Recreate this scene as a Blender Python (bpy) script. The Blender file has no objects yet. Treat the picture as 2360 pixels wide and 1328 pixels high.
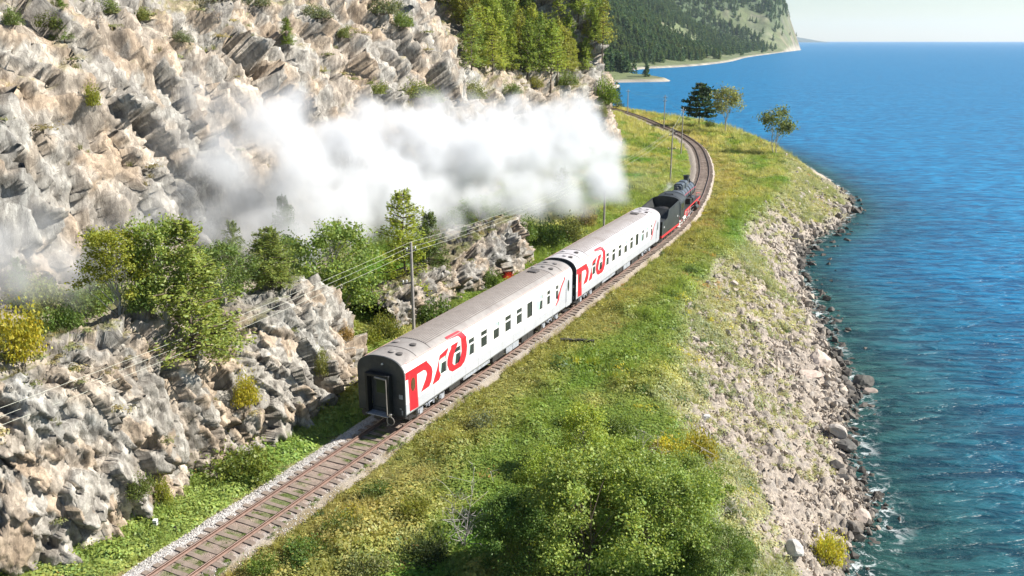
import bpy, bmesh, math, random
import numpy as np
from mathutils import Vector, Matrix, Euler
from mathutils.bvhtree import BVHTree
R = math.radians
rng = np.random.default_rng(7)
random.seed(7)
sc = bpy.context.scene
COL = sc.collection

# ------------------------------------------------------------------ camera, sky, sun, exposure
CAM_H, PITCH, FPX = 20.96, 0.281, 1980.0
cd = bpy.data.cameras.new('camera'); cam = bpy.data.objects.new('camera', cd); COL.objects.link(cam)
cam.location = (0, 0, CAM_H); cam.rotation_euler = (math.pi/2 - PITCH, 0, 0)
cd.sensor_width = 36.0; cd.lens = 36.0*FPX/2360.0
cd.clip_start = 0.5; cd.clip_end = 60000
sc.camera = cam
SUN_EL, SUN_AZ = R(41), R(3)          # azimuth measured from +X towards +Y
sun_dir = Vector((math.cos(SUN_EL)*math.cos(SUN_AZ), math.cos(SUN_EL)*math.sin(SUN_AZ), math.sin(SUN_EL)))
w = bpy.data.worlds.new('World'); sc.world = w; w.use_nodes = True
wt = w.node_tree
bg = next(n for n in wt.nodes if n.type == 'BACKGROUND')
sky = wt.nodes.new('ShaderNodeTexSky'); sky.sky_type = 'NISHITA'; sky.sun_disc = False
sky.sun_elevation = SUN_EL; sky.sun_rotation = math.pi/2 - SUN_AZ
sky.air_density = 1.0; sky.dust_density = 0.3; sky.ozone_density = 1.2; sky.altitude = 400
wt.links.new(sky.outputs[0], bg.inputs['Color']); bg.inputs['Strength'].default_value = 0.06
ld = bpy.data.lights.new('sun', 'SUN'); ld.energy = 4.9; ld.angle = R(0.5); ld.color = (1.0, 0.95, 0.87)
sun = bpy.data.objects.new('sun', ld); COL.objects.link(sun)
sun.rotation_euler = sun_dir.to_track_quat('Z', 'Y').to_euler()
sc.view_settings.view_transform = 'Standard'
try: sc.view_settings.look = 'None'
except Exception: pass
sc.view_settings.exposure = 1.0; sc.view_settings.gamma = 1.0
cy = sc.cycles
cy.use_denoising = True
try: cy.denoiser = 'OPENIMAGEDENOISE'
except Exception: pass
cy.max_bounces = 14; cy.diffuse_bounces = 3; cy.glossy_bounces = 3; cy.transmission_bounces = 4
cy.transparent_max_bounces = 12; cy.volume_bounces = 12
cy.volume_step_rate = 1.5; cy.volume_max_steps = 256
cy.sample_clamp_indirect = 6.0

# ------------------------------------------------------------------ materials
MATS = {}
def nmat(name):
    m = bpy.data.materials.new(name); m.use_nodes = True
    nt = m.node_tree; nt.nodes.clear()
    out = nt.nodes.new('ShaderNodeOutputMaterial')
    MATS[name] = m
    return m, nt, out
def N(nt, t, **kw):
    n = nt.nodes.new(t)
    for k, v in kw.items(): setattr(n, k, v)
    return n
def mixc(nt, fac, a, b, mode='MIX'):
    n = nt.nodes.new('ShaderNodeMix'); n.data_type = 'RGBA'; n.blend_type = mode
    for sock, v in ((n.inputs[0], fac), (n.inputs[6], a), (n.inputs[7], b)):
        if hasattr(v, 'is_linked') or isinstance(v, bpy.types.NodeSocket): nt.links.new(v, sock)
        elif isinstance(v, (int, float)): sock.default_value = v
        else: sock.default_value = (*v, 1) if len(v) == 3 else v
    return n.outputs[2]
def ramp(nt, src, p0, p1, c0=(0,0,0), c1=(1,1,1)):
    n = nt.nodes.new('ShaderNodeValToRGB'); nt.links.new(src, n.inputs[0])
    e = n.color_ramp.elements
    e[0].position = p0; e[1].position = p1; e[0].color = (*c0, 1); e[1].color = (*c1, 1)
    return n.outputs[0]
def noise(nt, scale, detail=4, rough=0.6, coord=None, dist=0.0):
    n = nt.nodes.new('ShaderNodeTexNoise'); n.inputs['Scale'].default_value = scale
    n.inputs['Detail'].default_value = detail; n.inputs['Roughness'].default_value = rough
    n.inputs['Distortion'].default_value = dist
    if coord is not None: nt.links.new(coord, n.inputs['Vector'])
    return n.outputs[0]
def simple(name, col, rough=0.6, metal=0.0, var=0.15, scale=3.0, dirt=None, bump=0.0):
    """paint, wood or metal: base colour with a little uneven wear"""
    m, nt, out = nmat(name)
    b = N(nt, 'ShaderNodeBsdfPrincipled')
    tc = N(nt, 'ShaderNodeTexCoord').outputs['Object']
    f = noise(nt, scale, 5, 0.65, tc)
    lo = tuple(c*(1-var) for c in col); hi = tuple(min(1, c*(1+var)) for c in col)
    c = ramp(nt, f, 0.3, 0.7, lo, hi)
    if dirt:
        g = noise(nt, scale*0.45, 6, 0.7, tc, 0.4)
        c = mixc(nt, ramp(nt, g, 0.48, 0.72), c, dirt)
    nt.links.new(c, b.inputs['Base Color'])
    b.inputs['Roughness'].default_value = rough; b.inputs['Metallic'].default_value = metal
    if bump:
        bp = N(nt, 'ShaderNodeBump'); bp.inputs['Strength'].default_value = bump; bp.inputs['Distance'].default_value = 0.02
        nt.links.new(noise(nt, scale*6, 4, 0.7, tc), bp.inputs['Height']); nt.links.new(bp.outputs[0], b.inputs['Normal'])
    nt.links.new(b.outputs[0], out.inputs[0])
    return m
def ground_mat(name, bump_scale, bump_strength, dist=0.15, attr='col', vor=False, var=0.35, rough=0.9):
    m, nt, out = nmat(name)
    b = N(nt, 'ShaderNodeBsdfPrincipled'); b.inputs['Roughness'].default_value = rough
    b.inputs['Specular IOR Level'].default_value = 0.25
    a = N(nt, 'ShaderNodeAttribute', attribute_name=attr)
    pos = N(nt, 'ShaderNodeNewGeometry').outputs['Position']
    n1 = noise(nt, bump_scale, 8, 0.7, pos, 0.3)
    n2 = noise(nt, bump_scale*0.23, 5, 0.6, pos)
    dark = mixc(nt, 1.0, a.outputs[0], (1-var, 1-var, 1-var*0.9), 'MULTIPLY')
    lite = mixc(nt, 1.0, a.outputs[0], (1+var, 1+var*0.95, 1+var*0.85), 'MULTIPLY')
    c = mixc(nt, ramp(nt, n1, 0.36, 0.64), dark, lite)
    c = mixc(nt, ramp(nt, n2, 0.4, 0.66), c, mixc(nt, 1.0, c, (0.86, 0.87, 0.9), 'MULTIPLY'))
    nt.links.new(c, b.inputs['Base Color'])
    h = n1
    bp = N(nt, 'ShaderNodeBump'); bp.inputs['Strength'].default_value = bump_strength; bp.inputs['Distance'].default_value = dist
    if vor:
        v = N(nt, 'ShaderNodeTexVoronoi', feature='DISTANCE_TO_EDGE'); v.inputs['Scale'].default_value = bump_scale*0.35
        wv = N(nt, 'ShaderNodeVectorMath', operation='ADD'); nt.links.new(pos, wv.inputs[0])
        nz = N(nt, 'ShaderNodeTexNoise'); nz.inputs['Scale'].default_value = bump_scale*0.3; nt.links.new(pos, nz.inputs['Vector'])
        nt.links.new(nz.outputs[1], wv.inputs[1]); nt.links.new(wv.outputs[0], v.inputs['Vector'])
        mm = N(nt, 'ShaderNodeMath', operation='ADD'); s1 = N(nt, 'ShaderNodeMath', operation='MINIMUM'); s1.inputs[1].default_value = 0.12
        nt.links.new(v.outputs[0], s1.inputs[0]); s2 = N(nt, 'ShaderNodeMath', operation='MULTIPLY'); s2.inputs[1].default_value = 4.0
        nt.links.new(s1.outputs[0], s2.inputs[0]); nt.links.new(s2.outputs[0], mm.inputs[0]); nt.links.new(n1, mm.inputs[1]); h = mm.outputs[0]
    nt.links.new(h, bp.inputs['Height']); nt.links.new(bp.outputs[0], b.inputs['Normal'])
    nt.links.new(b.outputs[0], out.inputs[0])
    return m
def leaf_mat(name, instancer=False, trans=0.42):
    """foliage: leaf colour = object colour x per-leaf variation (attribute 'leaf')"""
    m, nt, out = nmat(name)
    if instancer:
        base = N(nt, 'ShaderNodeAttribute', attribute_name='tone', attribute_type='INSTANCER').outputs[0]
    else:
        base = N(nt, 'ShaderNodeObjectInfo').outputs['Color']
    lf = N(nt, 'ShaderNodeAttribute', attribute_name='leaf').outputs[0]
    c = mixc(nt, 1.0, base, lf, 'MULTIPLY')
    d = N(nt, 'ShaderNodeBsdfDiffuse'); t = N(nt, 'ShaderNodeBsdfTranslucent'); g = N(nt, 'ShaderNodeBsdfGlossy')
    g.inputs['Roughness'].default_value = 0.45; g.inputs['Color'].default_value = (1, 1, 1, 1)
    nt.links.new(c, d.inputs[0]); nt.links.new(mixc(nt, 1.0, c, (1.25, 1.2, 0.6), 'MULTIPLY'), t.inputs[0])
    ms = N(nt, 'ShaderNodeMixShader'); ms.inputs[0].default_value = trans
    nt.links.new(d.outputs[0], ms.inputs[1]); nt.links.new(t.outputs[0], ms.inputs[2])
    m2 = N(nt, 'ShaderNodeMixShader'); m2.inputs[0].default_value = 0.012
    nt.links.new(ms.outputs[0], m2.inputs[1]); nt.links.new(g.outputs[0], m2.inputs[2])
    nt.links.new(m2.outputs[0], out.inputs[0])
    return m

def rock_mat(name):
    m, nt, out = nmat(name)
    b = N(nt, 'ShaderNodeBsdfPrincipled'); b.inputs['Roughness'].default_value = 0.88; b.inputs['Specular IOR Level'].default_value = 0.25
    a = N(nt, 'ShaderNodeAttribute', attribute_name='col').outputs[0]
    pos = N(nt, 'ShaderNodeNewGeometry').outputs['Position']
    nz = N(nt, 'ShaderNodeTexNoise'); nz.inputs['Scale'].default_value = 1.3; nz.inputs['Detail'].default_value = 3; nt.links.new(pos, nz.inputs['Vector'])
    sc_ = N(nt, 'ShaderNodeVectorMath', operation='SCALE'); nt.links.new(nz.outputs[1], sc_.inputs[0]); sc_.inputs['Scale'].default_value = 0.22
    wv = N(nt, 'ShaderNodeVectorMath', operation='ADD'); nt.links.new(pos, wv.inputs[0]); nt.links.new(sc_.outputs[0], wv.inputs[1])
    mp = N(nt, 'ShaderNodeMapping'); mp.inputs['Rotation'].default_value = (0.5, 0.25, 0.4); mp.inputs['Scale'].default_value = (1.4, 1.0, 0.42); nt.links.new(wv.outputs[0], mp.inputs[0])
    col = a; hs = []
    for s, st in ((0.85, 0.16), (3.2, 0.22)):
        v = N(nt, 'ShaderNodeTexVoronoi', feature='F1', distance='CHEBYCHEV'); v.inputs['Scale'].default_value = s; nt.links.new(mp.outputs[0], v.inputs['Vector'])
        bw = N(nt, 'ShaderNodeRGBToBW'); nt.links.new(v.outputs['Color'], bw.inputs[0])
        col = mixc(nt, 1.0, col, ramp(nt, bw.outputs[0], 0.2, 0.8, (1-st, 1-st*1.05, 1-st*1.1), (1+st, 1+st, 1+st*.95)), 'MULTIPLY')
        e_ = N(nt, 'ShaderNodeTexVoronoi', feature='DISTANCE_TO_EDGE'); e_.inputs['Scale'].default_value = s; nt.links.new(mp.outputs[0], e_.inputs['Vector'])
        r_ = ramp(nt, e_.outputs[0], 0.0, 0.07); hs.append((bw.outputs[0], r_, 1.0/s))
        col = mixc(nt, ramp(nt, e_.outputs[0], 0.0, 0.025, (0.3, 0.3, 0.3), (0, 0, 0)), col, (0.07, 0.06, 0.05))
    mp2 = N(nt, 'ShaderNodeMapping'); mp2.inputs['Rotation'].default_value = (0.75, 0.2, 0.3); mp2.inputs['Scale'].default_value = (1.7, 1.3, 0.6); nt.links.new(wv.outputs[0], mp2.inputs[0])
    fine = noise(nt, 9, 6, 0.75, pos); strk = noise(nt, 1.6, 6, 0.72, mp2.outputs[0])
    ad_ = N(nt, 'ShaderNodeMath', operation='MULTIPLY_ADD'); nt.links.new(strk, ad_.inputs[0]); ad_.inputs[1].default_value = 0.9; nt.links.new(fine, ad_.inputs[2])
    col = mixc(nt, 1.0, col, ramp(nt, strk, 0.36, 0.58, (0.80, 0.79, 0.78), (1.08, 1.08, 1.08)), 'MULTIPLY')
    col = mixc(nt, 1.0, col, ramp(nt, fine, 0.3, 0.7, (0.8, 0.8, 0.8), (1.15, 1.15, 1.15)), 'MULTIPLY')
    h = ad_.outputs[0]
    for bwv, ed, k in hs:
        q = N(nt, 'ShaderNodeMath', operation='MULTIPLY_ADD'); nt.links.new(bwv, q.inputs[0]); q.inputs[1].default_value = 3.2*k; 
        sc2 = N(nt, 'ShaderNodeMath', operation='MULTIPLY_ADD'); nt.links.new(ed, sc2.inputs[0]); sc2.inputs[1].default_value = 0.2*k; nt.links.new(h, sc2.inputs[2])
        nt.links.new(sc2.outputs[0], q.inputs[2]); h = q.outputs[0]
    bp = N(nt, 'ShaderNodeBump'); bp.inputs['Strength'].default_value = 0.7; bp.inputs['Distance'].default_value = 0.06
    nt.links.new(h, bp.inputs['Height']); nt.links.new(bp.outputs[0], b.inputs['Normal'])
    nt.links.new(col, b.inputs['Base Color']); nt.links.new(b.outputs[0], out.inputs[0])
    return m
M_rock = rock_mat('rock_face')
M_ground = ground_mat('meadow_soil', 5.0, 0.8, 0.12, var=0.4)
M_hill = ground_mat('hill_ground', 0.05, 0.6, 3.0, var=0.3)
M_leaf = leaf_mat('foliage'); M_leafi = leaf_mat('foliage_cover', True)
M_stone_i = None
def stone_mat(name, instancer):
    m, nt, out = nmat(name)
    b = N(nt, 'ShaderNodeBsdfPrincipled'); b.inputs['Roughness'].default_value = 0.85
    base = (N(nt, 'ShaderNodeAttribute', attribute_name='tone', attribute_type='INSTANCER').outputs[0] if instancer
            else N(nt, 'ShaderNodeObjectInfo').outputs['Color'])
    tc = N(nt, 'ShaderNodeTexCoord').outputs['Object']
    f = ramp(nt, noise(nt, 3.0, 6, 0.7, tc), 0.3, 0.7, (0.7, 0.7, 0.72), (1.2, 1.18, 1.12))
    nt.links.new(mixc(nt, 1.0, base, f, 'MULTIPLY'), b.inputs['Base Color'])
    bp = N(nt, 'ShaderNodeBump'); bp.inputs['Strength'].default_value = 0.5; bp.inputs['Distance'].default_value = 0.05
    nt.links.new(noise(nt, 8, 5, 0.7, tc), bp.inputs['Height']); nt.links.new(bp.outputs[0], b.inputs['Normal'])
    nt.links.new(b.outputs[0], out.inputs[0]); return m
M_stone_i = stone_mat('scree_stone', True); M_stone = stone_mat('boulder_stone', False)
M_bark = simple('bark', (0.12, 0.09, 0.065), 0.9, var=0.35, scale=6, bump=0.5)
M_birch = simple('pale_bark', (0.42, 0.39, 0.34), 0.85, var=0.3, scale=4, dirt=(0.1, 0.09, 0.08))
M_dead = simple('dead_twig', (0.36, 0.33, 0.30), 0.9, var=0.2)
M_rail = simple('rusty_rail', (0.15, 0.09, 0.068), 0.6, 0.3, var=0.3, scale=5)
M_railtop = simple('polished_rail_head', (0.24, 0.175, 0.15), 0.38, 0.7, var=0.2, scale=3)
M_sleeper = simple('weathered_timber', (0.20, 0.155, 0.125), 0.9, var=0.4, scale=2.2, dirt=(0.25, 0.205, 0.17), bump=0.6)
M_tie_dark = simple('creosoted_timber', (0.02, 0.018, 0.017), 0.75, var=0.4, scale=3, bump=0.5)
M_ballast = ground_mat('ballast', 14.0, 1.0, 0.08, var=0.35)
M_white = simple('white_coach_paint', (0.80, 0.78, 0.755), 0.35, var=0.03, scale=0.8)
M_grey = simple('grey_coach_paint', (0.46, 0.47, 0.50), 0.35, var=0.05, scale=1.0)
M_red = simple('red_paint', (0.66, 0.022, 0.035), 0.4, var=0.08, scale=1.5)
M_pink = simple('faded_red_line', (0.6, 0.36, 0.33), 0.5, var=0.1)
M_roof1 = simple('grimy_roof', (0.27, 0.25, 0.235), 0.62, var=0.14, scale=1.6, dirt=(0.19, 0.165, 0.155))
M_roof2 = simple('pale_roof', (0.45, 0.43, 0.44), 0.55, var=0.12, scale=1.2, dirt=(0.28, 0.25, 0.24))
M_seam = simple('roof_seam', (0.10, 0.09, 0.085), 0.7)
M_end = simple('end_wall_paint', (0.028, 0.034, 0.042), 0.55, var=0.3, scale=1.6, dirt=(0.085, 0.085, 0.08))
M_black = simple('black_rubber', (0.012, 0.013, 0.015), 0.6)
M_under = simple('dark_underframe', (0.035, 0.033, 0.032), 0.7, var=0.3)
M_bogie = simple('pale_bogie_paint', (0.36, 0.38, 0.42), 0.5, var=0.25, scale=5, dirt=(0.12, 0.11, 0.1))
M_wheel = simple('wheel_steel', (0.13, 0.12, 0.12), 0.45, 0.5)
M_glass = simple('coach_glass', (0.035, 0.042, 0.042), 0.12, 0.0, var=0.4, scale=0.6)
M_mint = simple('mint_blind', (0.42, 0.62, 0.52), 0.5)
M_brown = simple('brown_glass', (0.10, 0.055, 0.03), 0.2)
M_lblack = simple('locomotive_black', (0.035, 0.037, 0.036), 0.42, var=0.3, scale=1.6, dirt=(0.06, 0.058, 0.055))
M_boiler = simple('boiler_steel', (0.11, 0.125, 0.145), 0.36, 0.35, var=0.25, scale=1.5)
M_coal = simple('coal', (0.012, 0.012, 0.013), 0.55, var=0.5, scale=6, bump=1.0)
M_lred = simple('locomotive_red', (0.62, 0.04, 0.05), 0.4, var=0.12, scale=3)
M_lrim = simple('white_trim', (0.75, 0.74, 0.72), 0.5)
M_rod = simple('motion_rod', (0.42, 0.42, 0.43), 0.3, 0.8)
M_pole = simple('weathered_pole', (0.34, 0.31, 0.28), 0.9, var=0.25, scale=2.0, dirt=(0.2, 0.18, 0.16), bump=0.4)
M_porc = simple('porcelain', (0.8, 0.8, 0.78), 0.25)
M_wire = simple('wire', (0.42, 0.43, 0.36), 0.5, 0.2)
M_wpost = simple('whitewashed_post', (0.7, 0.7, 0.7), 0.7)

# ------------------------------------------------------------------ numpy noise
def hsh(ix, iy, iz, seed):
    h = (ix.astype(np.int64)*374761393 + iy.astype(np.int64)*668265263 + iz.astype(np.int64)*2147483647*0 + iz.astype(np.int64)*1274126177 + seed*974634777) & 0xffffffff
    h = ((h ^ (h >> 13)) * 1274126177) & 0xffffffff
    h = ((h ^ (h >> 16)) * 2246822519) & 0xffffffff
    h = h ^ (h >> 15)
    return (h & 0xffffff).astype(np.float64)/0xffffff
def vnoise(P, seed=0):
    i = np.floor(P).astype(np.int64); f = P - i; f = f*f*(3-2*f); r = 0
    for dx in (0, 1):
        wx = f[:, 0] if dx else 1-f[:, 0]
        for dy in (0, 1):
            wy = f[:, 1] if dy else 1-f[:, 1]
            for dz in (0, 1):
                wz = f[:, 2] if dz else 1-f[:, 2]
                r = r + wx*wy*wz*hsh(i[:, 0]+dx, i[:, 1]+dy, i[:, 2]+dz, seed)
    return r*2-1
def fbm(P, oct=4, seed=0, gain=0.5):
    r = 0; a = 1; t = 0
    for k in range(oct):
        r = r + a*vnoise(P*(2.03**k)+k*17.3, seed+k); t += a; a *= gain
    return r/t
def fb2(x, y, s, oct=4, seed=0):
    return fbm(np.stack([x/s, y/s, np.full_like(x, 3.7)], 1), oct, seed)
def facet(P, seed=0):
    """broken-rock relief: every cell a tilted plane of its own; returns relief, cell random, edge distance"""
    i0 = np.floor(P).astype(np.int64)
    n = len(P); d1 = np.full(n, 1e9); d2 = np.full(n, 1e9); best = np.zeros((n, 3)); cid = np.zeros((n, 3), np.int64)
    for dx in (-1, 0, 1):
        for dy in (-1, 0, 1):
            for dz in (-1, 0, 1):
                c = i0 + (dx, dy, dz)
                q = np.stack([c[:, k] + hsh(c[:, 0], c[:, 1], c[:, 2], seed+k) for k in range(3)], 1)
                d = np.abs(P-q).max(1)**2
                m = d < d1
                d2 = np.where(m, d1, np.minimum(d2, d)); d1 = np.where(m, d, d1)
                best[m] = q[m]; cid[m] = c[m]
    a = hsh(cid[:, 0], cid[:, 1], cid[:, 2], seed+11)
    t = np.stack([hsh(cid[:, 0], cid[:, 1], cid[:, 2], seed+12+k)-0.5 for k in range(3)], 1)
    rel = (a-0.5) + ((P-best)*t).sum(1)*2.4
    return rel, a, np.sqrt(d2)-np.sqrt(d1)
def sstep(a, b, x):
    t = np.clip((x-a)/(b-a), 0, 1); return t*t*(3-2*t)

# ------------------------------------------------------------------ mesh helpers
def np_mesh(name, V, F, mats, smooth=False, attrs=None):
    """V (n,3) float, F (m,k) int with k=3 or 4"""
    V = np.asarray(V, np.float32); F = np.asarray(F, np.int32)
    me = bpy.data.meshes.new(name); m, k = F.shape
    me.vertices.add(len(V)); me.vertices.foreach_set('co', V.ravel())
    me.loops.add(m*k); me.loops.foreach_set('vertex_index', F.ravel())
    me.polygons.add(m); me.polygons.foreach_set('loop_start', np.arange(0, m*k, k, dtype=np.int32))
    if smooth: me.polygons.foreach_set('use_smooth', np.ones(m, bool))
    me.update(calc_edges=True)
    for an, arr in (attrs or {}).items():
        arr = np.asarray(arr, np.float32)
        if arr.ndim == 1:
            a = me.attributes.new(an, 'FLOAT', 'POINT'); a.data.foreach_set('value', arr)
        else:
            a = me.attributes.new(an, 'FLOAT_COLOR', 'POINT')
            a.data.foreach_set('color', np.concatenate([arr, np.ones((len(arr), 1), np.float32)], 1).ravel())
    for mm in (mats if isinstance(mats, (list, tuple)) else [mats]): me.materials.append(mm)
    return me
def grid_faces(nu, nv):
    i = np.arange(nu-1)[:, None]*nv + np.arange(nv-1)[None, :]
    return np.stack([i, i+nv, i+nv+1, i+1], -1).reshape(-1, 4)
def link(name, me, parent=None, loc=(0, 0, 0), rot=(0, 0, 0), label=None, cat=None, group=None, kind=None, color=None):
    o = bpy.data.objects.new(name, me); COL.objects.link(o)
    o.location = loc; o.rotation_euler = rot
    if parent: o.parent = parent
    if label: o['label'] = label
    if cat: o['category'] = cat
    if group: o['group'] = group
    if kind: o['kind'] = kind
    if color: o.color = (*color, 1)
    return o
class MB:
    """collects simple shapes into one mesh"""
    def __init__(s): s.v = []; s.f = []; s.mi = []
    def add(s, vs, fs, mi=0):
        o = len(s.v); s.v += [tuple(p) for p in vs]; s.f += [tuple(o+i for i in f) for f in fs]; s.mi += [mi]*len(fs)
    def box(s, x0, x1, y0, y1, z0, z1, mi=0):
        vs = [(x, y, z) for x in (x0, x1) for y in (y0, y1) for z in (z0, z1)]
        s.add(vs, [(0, 1, 3, 2), (4, 6, 7, 5), (0, 4, 5, 1), (2, 3, 7, 6), (0, 2, 6, 4), (1, 5, 7, 3)], mi)
    def tube(s, p0, p1, r0, r1=None, n=8, caps=True, mi=0):
        r1 = r0 if r1 is None else r1
        p0 = Vector(p0); p1 = Vector(p1); d = (p1-p0)
        if d.length < 1e-6: return
        q = d.to_track_quat('Z', 'Y')
        vs = []
        for p, r in ((p0, r0), (p1, r1)):
            for k in range(n):
                a = 2*math.pi*k/n; vs.append(p + q @ Vector((r*math.cos(a), r*math.sin(a), 0)))
        fs = [(k, (k+1) % n, n+(k+1) % n, n+k) for k in range(n)]
        if caps: fs += [tuple(range(n-1, -1, -1)), tuple(range(n, 2*n))]
        s.add(vs, fs, mi)
    def lathe(s, prof, n=16, axis='Y', c=(0, 0, 0), mi=0):
        """prof: list of (pos along axis, radius)"""
        vs = []
        for a, r in prof:
            for k in range(n):
                t = 2*math.pi*k/n; u, v = r*math.cos(t), r*math.sin(t)
                p = {'Y': (u, a, v), 'Z': (u, v, a), 'X': (a, u, v)}[axis]
                vs.append((p[0]+c[0], p[1]+c[1], p[2]+c[2]))
        m = len(prof)
        fs = [(i*n+k, i*n+(k+1) % n, (i+1)*n+(k+1) % n, (i+1)*n+k) for i in range(m-1) for k in range(n)]
        if prof[0][1] > 0: fs.append(tuple(range(n)))
        if prof[-1][1] > 0: fs.append(tuple(range((m-1)*n, m*n)))
        s.add(vs, fs, mi)
    def prism(s, poly, x0, x1, axis='X', mi=0):
        """poly in the plane normal to axis (convex)"""
        n = len(poly); vs = []
        for a in (x0, x1):
            for p, q in poly: vs.append({'X': (a, p, q), 'Y': (p, a, q), 'Z': (p, q, a)}[axis])
        s.add(vs, [(k, (k+1) % n, n+(k+1) % n, n+k) for k in range(n)] + [tuple(range(n)), tuple(range(2*n-1, n-1, -1))], mi)
    def mesh(s, name, mats, smooth=False, bevel=0):
        me = bpy.data.meshes.new(name); me.from_pydata(s.v, [], s.f)
        for m in (mats if isinstance(mats, (list, tuple)) else [mats]): me.materials.append(m)
        me.polygons.foreach_set('material_index', s.mi)
        bm = bmesh.new(); bm.from_mesh(me)
        bmesh.ops.recalc_face_normals(bm, faces=bm.faces)
        if bevel: bmesh.ops.bevel(bm, geom=bm.edges[:], offset=bevel, segments=1, affect='EDGES', clamp_overlap=True)
        bm.to_mesh(me); bm.free()
        if smooth:
            me.polygons.foreach_set('use_smooth', [True]*len(me.polygons))
            try: me.set_sharp_from_angle(angle=R(35))
            except Exception: pass
        me.update(); return me
    def obj(s, name, mats, parent=None, smooth=False, bevel=0, **kw):
        return link(name, s.mesh(name, mats, smooth, bevel), parent, **kw)
def empty(name, loc, rz=0, label=None, cat=None, group=None, kind=None):
    o = bpy.data.objects.new(name, None); COL.objects.link(o); o.empty_display_size = 0.5
    o.location = loc; o.rotation_euler = (0, 0, rz)
    for k, v in (('label', label), ('category', cat), ('group', group), ('kind', kind)):
        if v: o[k] = v
    return o

# ------------------------------------------------------------------ curves of the place
def spline(pts, step):
    P = np.array(pts, float); out = []
    P = np.vstack([2*P[0]-P[1], P, 2*P[-1]-P[-2]])
    for i in range(1, len(P)-2):
        n = max(2, int(np.linalg.norm(P[i+1][:2]-P[i][:2])/step))
        t = np.arange(n)[:, None]/n
        a, b, c, d = P[i-1], P[i], P[i+1], P[i+2]
        out.append(0.5*((2*b)+(-a+c)*t+(2*a-5*b+4*c-d)*t**2+(-a+3*b-3*c+d)*t**3))
    out.append(P[-2][None]); return np.vstack(out)
TR = spline([(-24.2, 10.0), (-14.1, 30.3), (-7.19, 44.19), (3.5, 65.75), (13.82, 87.5), (20.2, 102.2), (24.9, 116.0), (28.2, 127.5), (32.0, 142.5),
             (35.5, 160.5), (38.1, 178.0), (39.0, 193.3), (39.0, 208.0), (38.5, 219.3), (37.7, 231.2), (36.8, 245.8), (35.5, 259.2), (33.6, 272.3), (30.5, 286.0), (25.5, 299), (17, 313)], 0.5)
TRs = np.concatenate([[0], np.cumsum(np.linalg.norm(np.diff(TR, axis=0), axis=1))])
def track(s):
    x = np.interp(s, TRs, TR[:, 0]); y = np.interp(s, TRs, TR[:, 1])
    x2 = np.interp(s+0.5, TRs, TR[:, 0])-np.interp(s-0.5, TRs, TR[:, 0]); y2 = np.interp(s+0.5, TRs, TR[:, 1])-np.interp(s-0.5, TRs, TR[:, 1])
    l = np.hypot(x2, y2); return x, y, x2/l, y2/l
SHORE = spline([(8, 5), (16.2, 33), (18.2, 40.5), (20.3, 44.2), (22.0, 46.6), (22.6, 50), (23.0, 53.5), (24.8, 58), (27.8, 65.5), (29.2, 73.2), (31.8, 84.6), (34.5, 97.6),
                (37.6, 110), (43.2, 120.5), (52.0, 133.5), (58.8, 146.7), (63.0, 160), (65.5, 175), (68.5, 205), (69, 225), (65, 245), (58, 263), (50, 280), (42, 297), (30, 316), (0, 335), (-60, 345)], 3.0)
EDGE = spline([(0, 5), (8.3, 30.3), (9.4, 38.6), (9.4, 49.6), (11.9, 61.3), (16.1, 76.1), (22.8, 90.1), (29.5, 108), (37, 122), (43.6, 138), (49.0, 155), (53.0, 172),
               (54.5, 200), (53.5, 220), (49.5, 243), (43.5, 259), (38, 278), (29, 300), (10, 320), (-60, 328)], 3.0)
def sdist(x, y, poly):
    """signed distance to a polyline, positive on its right-hand side"""
    best = np.full(len(x), 1e9); sgn = np.ones(len(x)); al = np.zeros(len(x)); L = 0.0
    for i in range(len(poly)-1):
        ax, ay = poly[i]; bx, by = poly[i+1]; dx, dy = bx-ax, by-ay; l2 = dx*dx+dy*dy; l = math.sqrt(l2)
        if l2 < 1e-9: continue
        t = np.clip(((x-ax)*dx+(y-ay)*dy)/l2, 0, 1)
        px, py = x-(ax+t*dx), y-(ay+t*dy); d = px*px+py*py; m = d < best
        best = np.where(m, d, best); sgn = np.where(m, np.where(dx*py-dy*px < 0, 1.0, -1.0), sgn); al = np.where(m, L+t*l, al); L += l
    return np.sqrt(best)*sgn, al
TRc = TR[::4]
WATER_Z = -7.0
def ground_info(x, y):
    x = np.asarray(x, float); y = np.asarray(y, float)
    dt, al = sdist(x, y, TRc); de, _ = sdist(x, y, EDGE); ds, _ = sdist(x, y, SHORE)
    return dt, de, ds
def ground_z(x, y, info=None, detail=True):
    dt, de, ds = info if info is not None else ground_info(x, y)
    a = np.abs(dt)
    base = -0.55 - 0.10*np.clip((dt-2.5)/6, 0, 3)                # right of the track
    left = -0.55 + 0.10*np.clip(-dt-3.2, 0, 3) + 0.075*np.clip(-dt-6.0, 0, 60) + (0.10*np.clip(-dt-14.0, 0, 40))*(1-sstep(70, 95, y))
    z = np.where(dt > 0, base, left)
    w = np.clip(de, 0, None)/(np.clip(de, 0, None)+np.clip(-ds, 0, None)+1e-6)
    e0 = -0.95 + 0.85*sstep(150, 190, y)
    zs = e0 + (WATER_Z-e0)*np.clip(w, 0, 1)**0.97
    k = sstep(-2.0, 1.2, de)
    z = z*(1-k) + np.where(de > 0, zs, np.minimum(z, e0+.1))*k
    z = np.where(ds > 0, WATER_Z - 0.05 - np.minimum(ds, 60)*0.20, z)
    if detail:
        n = fb2(x, y, 3.5, 4, 5); n2 = fb2(x, y, 11.0, 3, 9)
        amp = 0.16*sstep(2.4, 4.5, a) + 0.55*sstep(-1, 2.5, de)*(1-sstep(-1.5, 1.5, ds))
        z = z + n*amp + n2*0.22*sstep(3, 9, a)*(1-sstep(-4, 0, ds))
    return z

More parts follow.
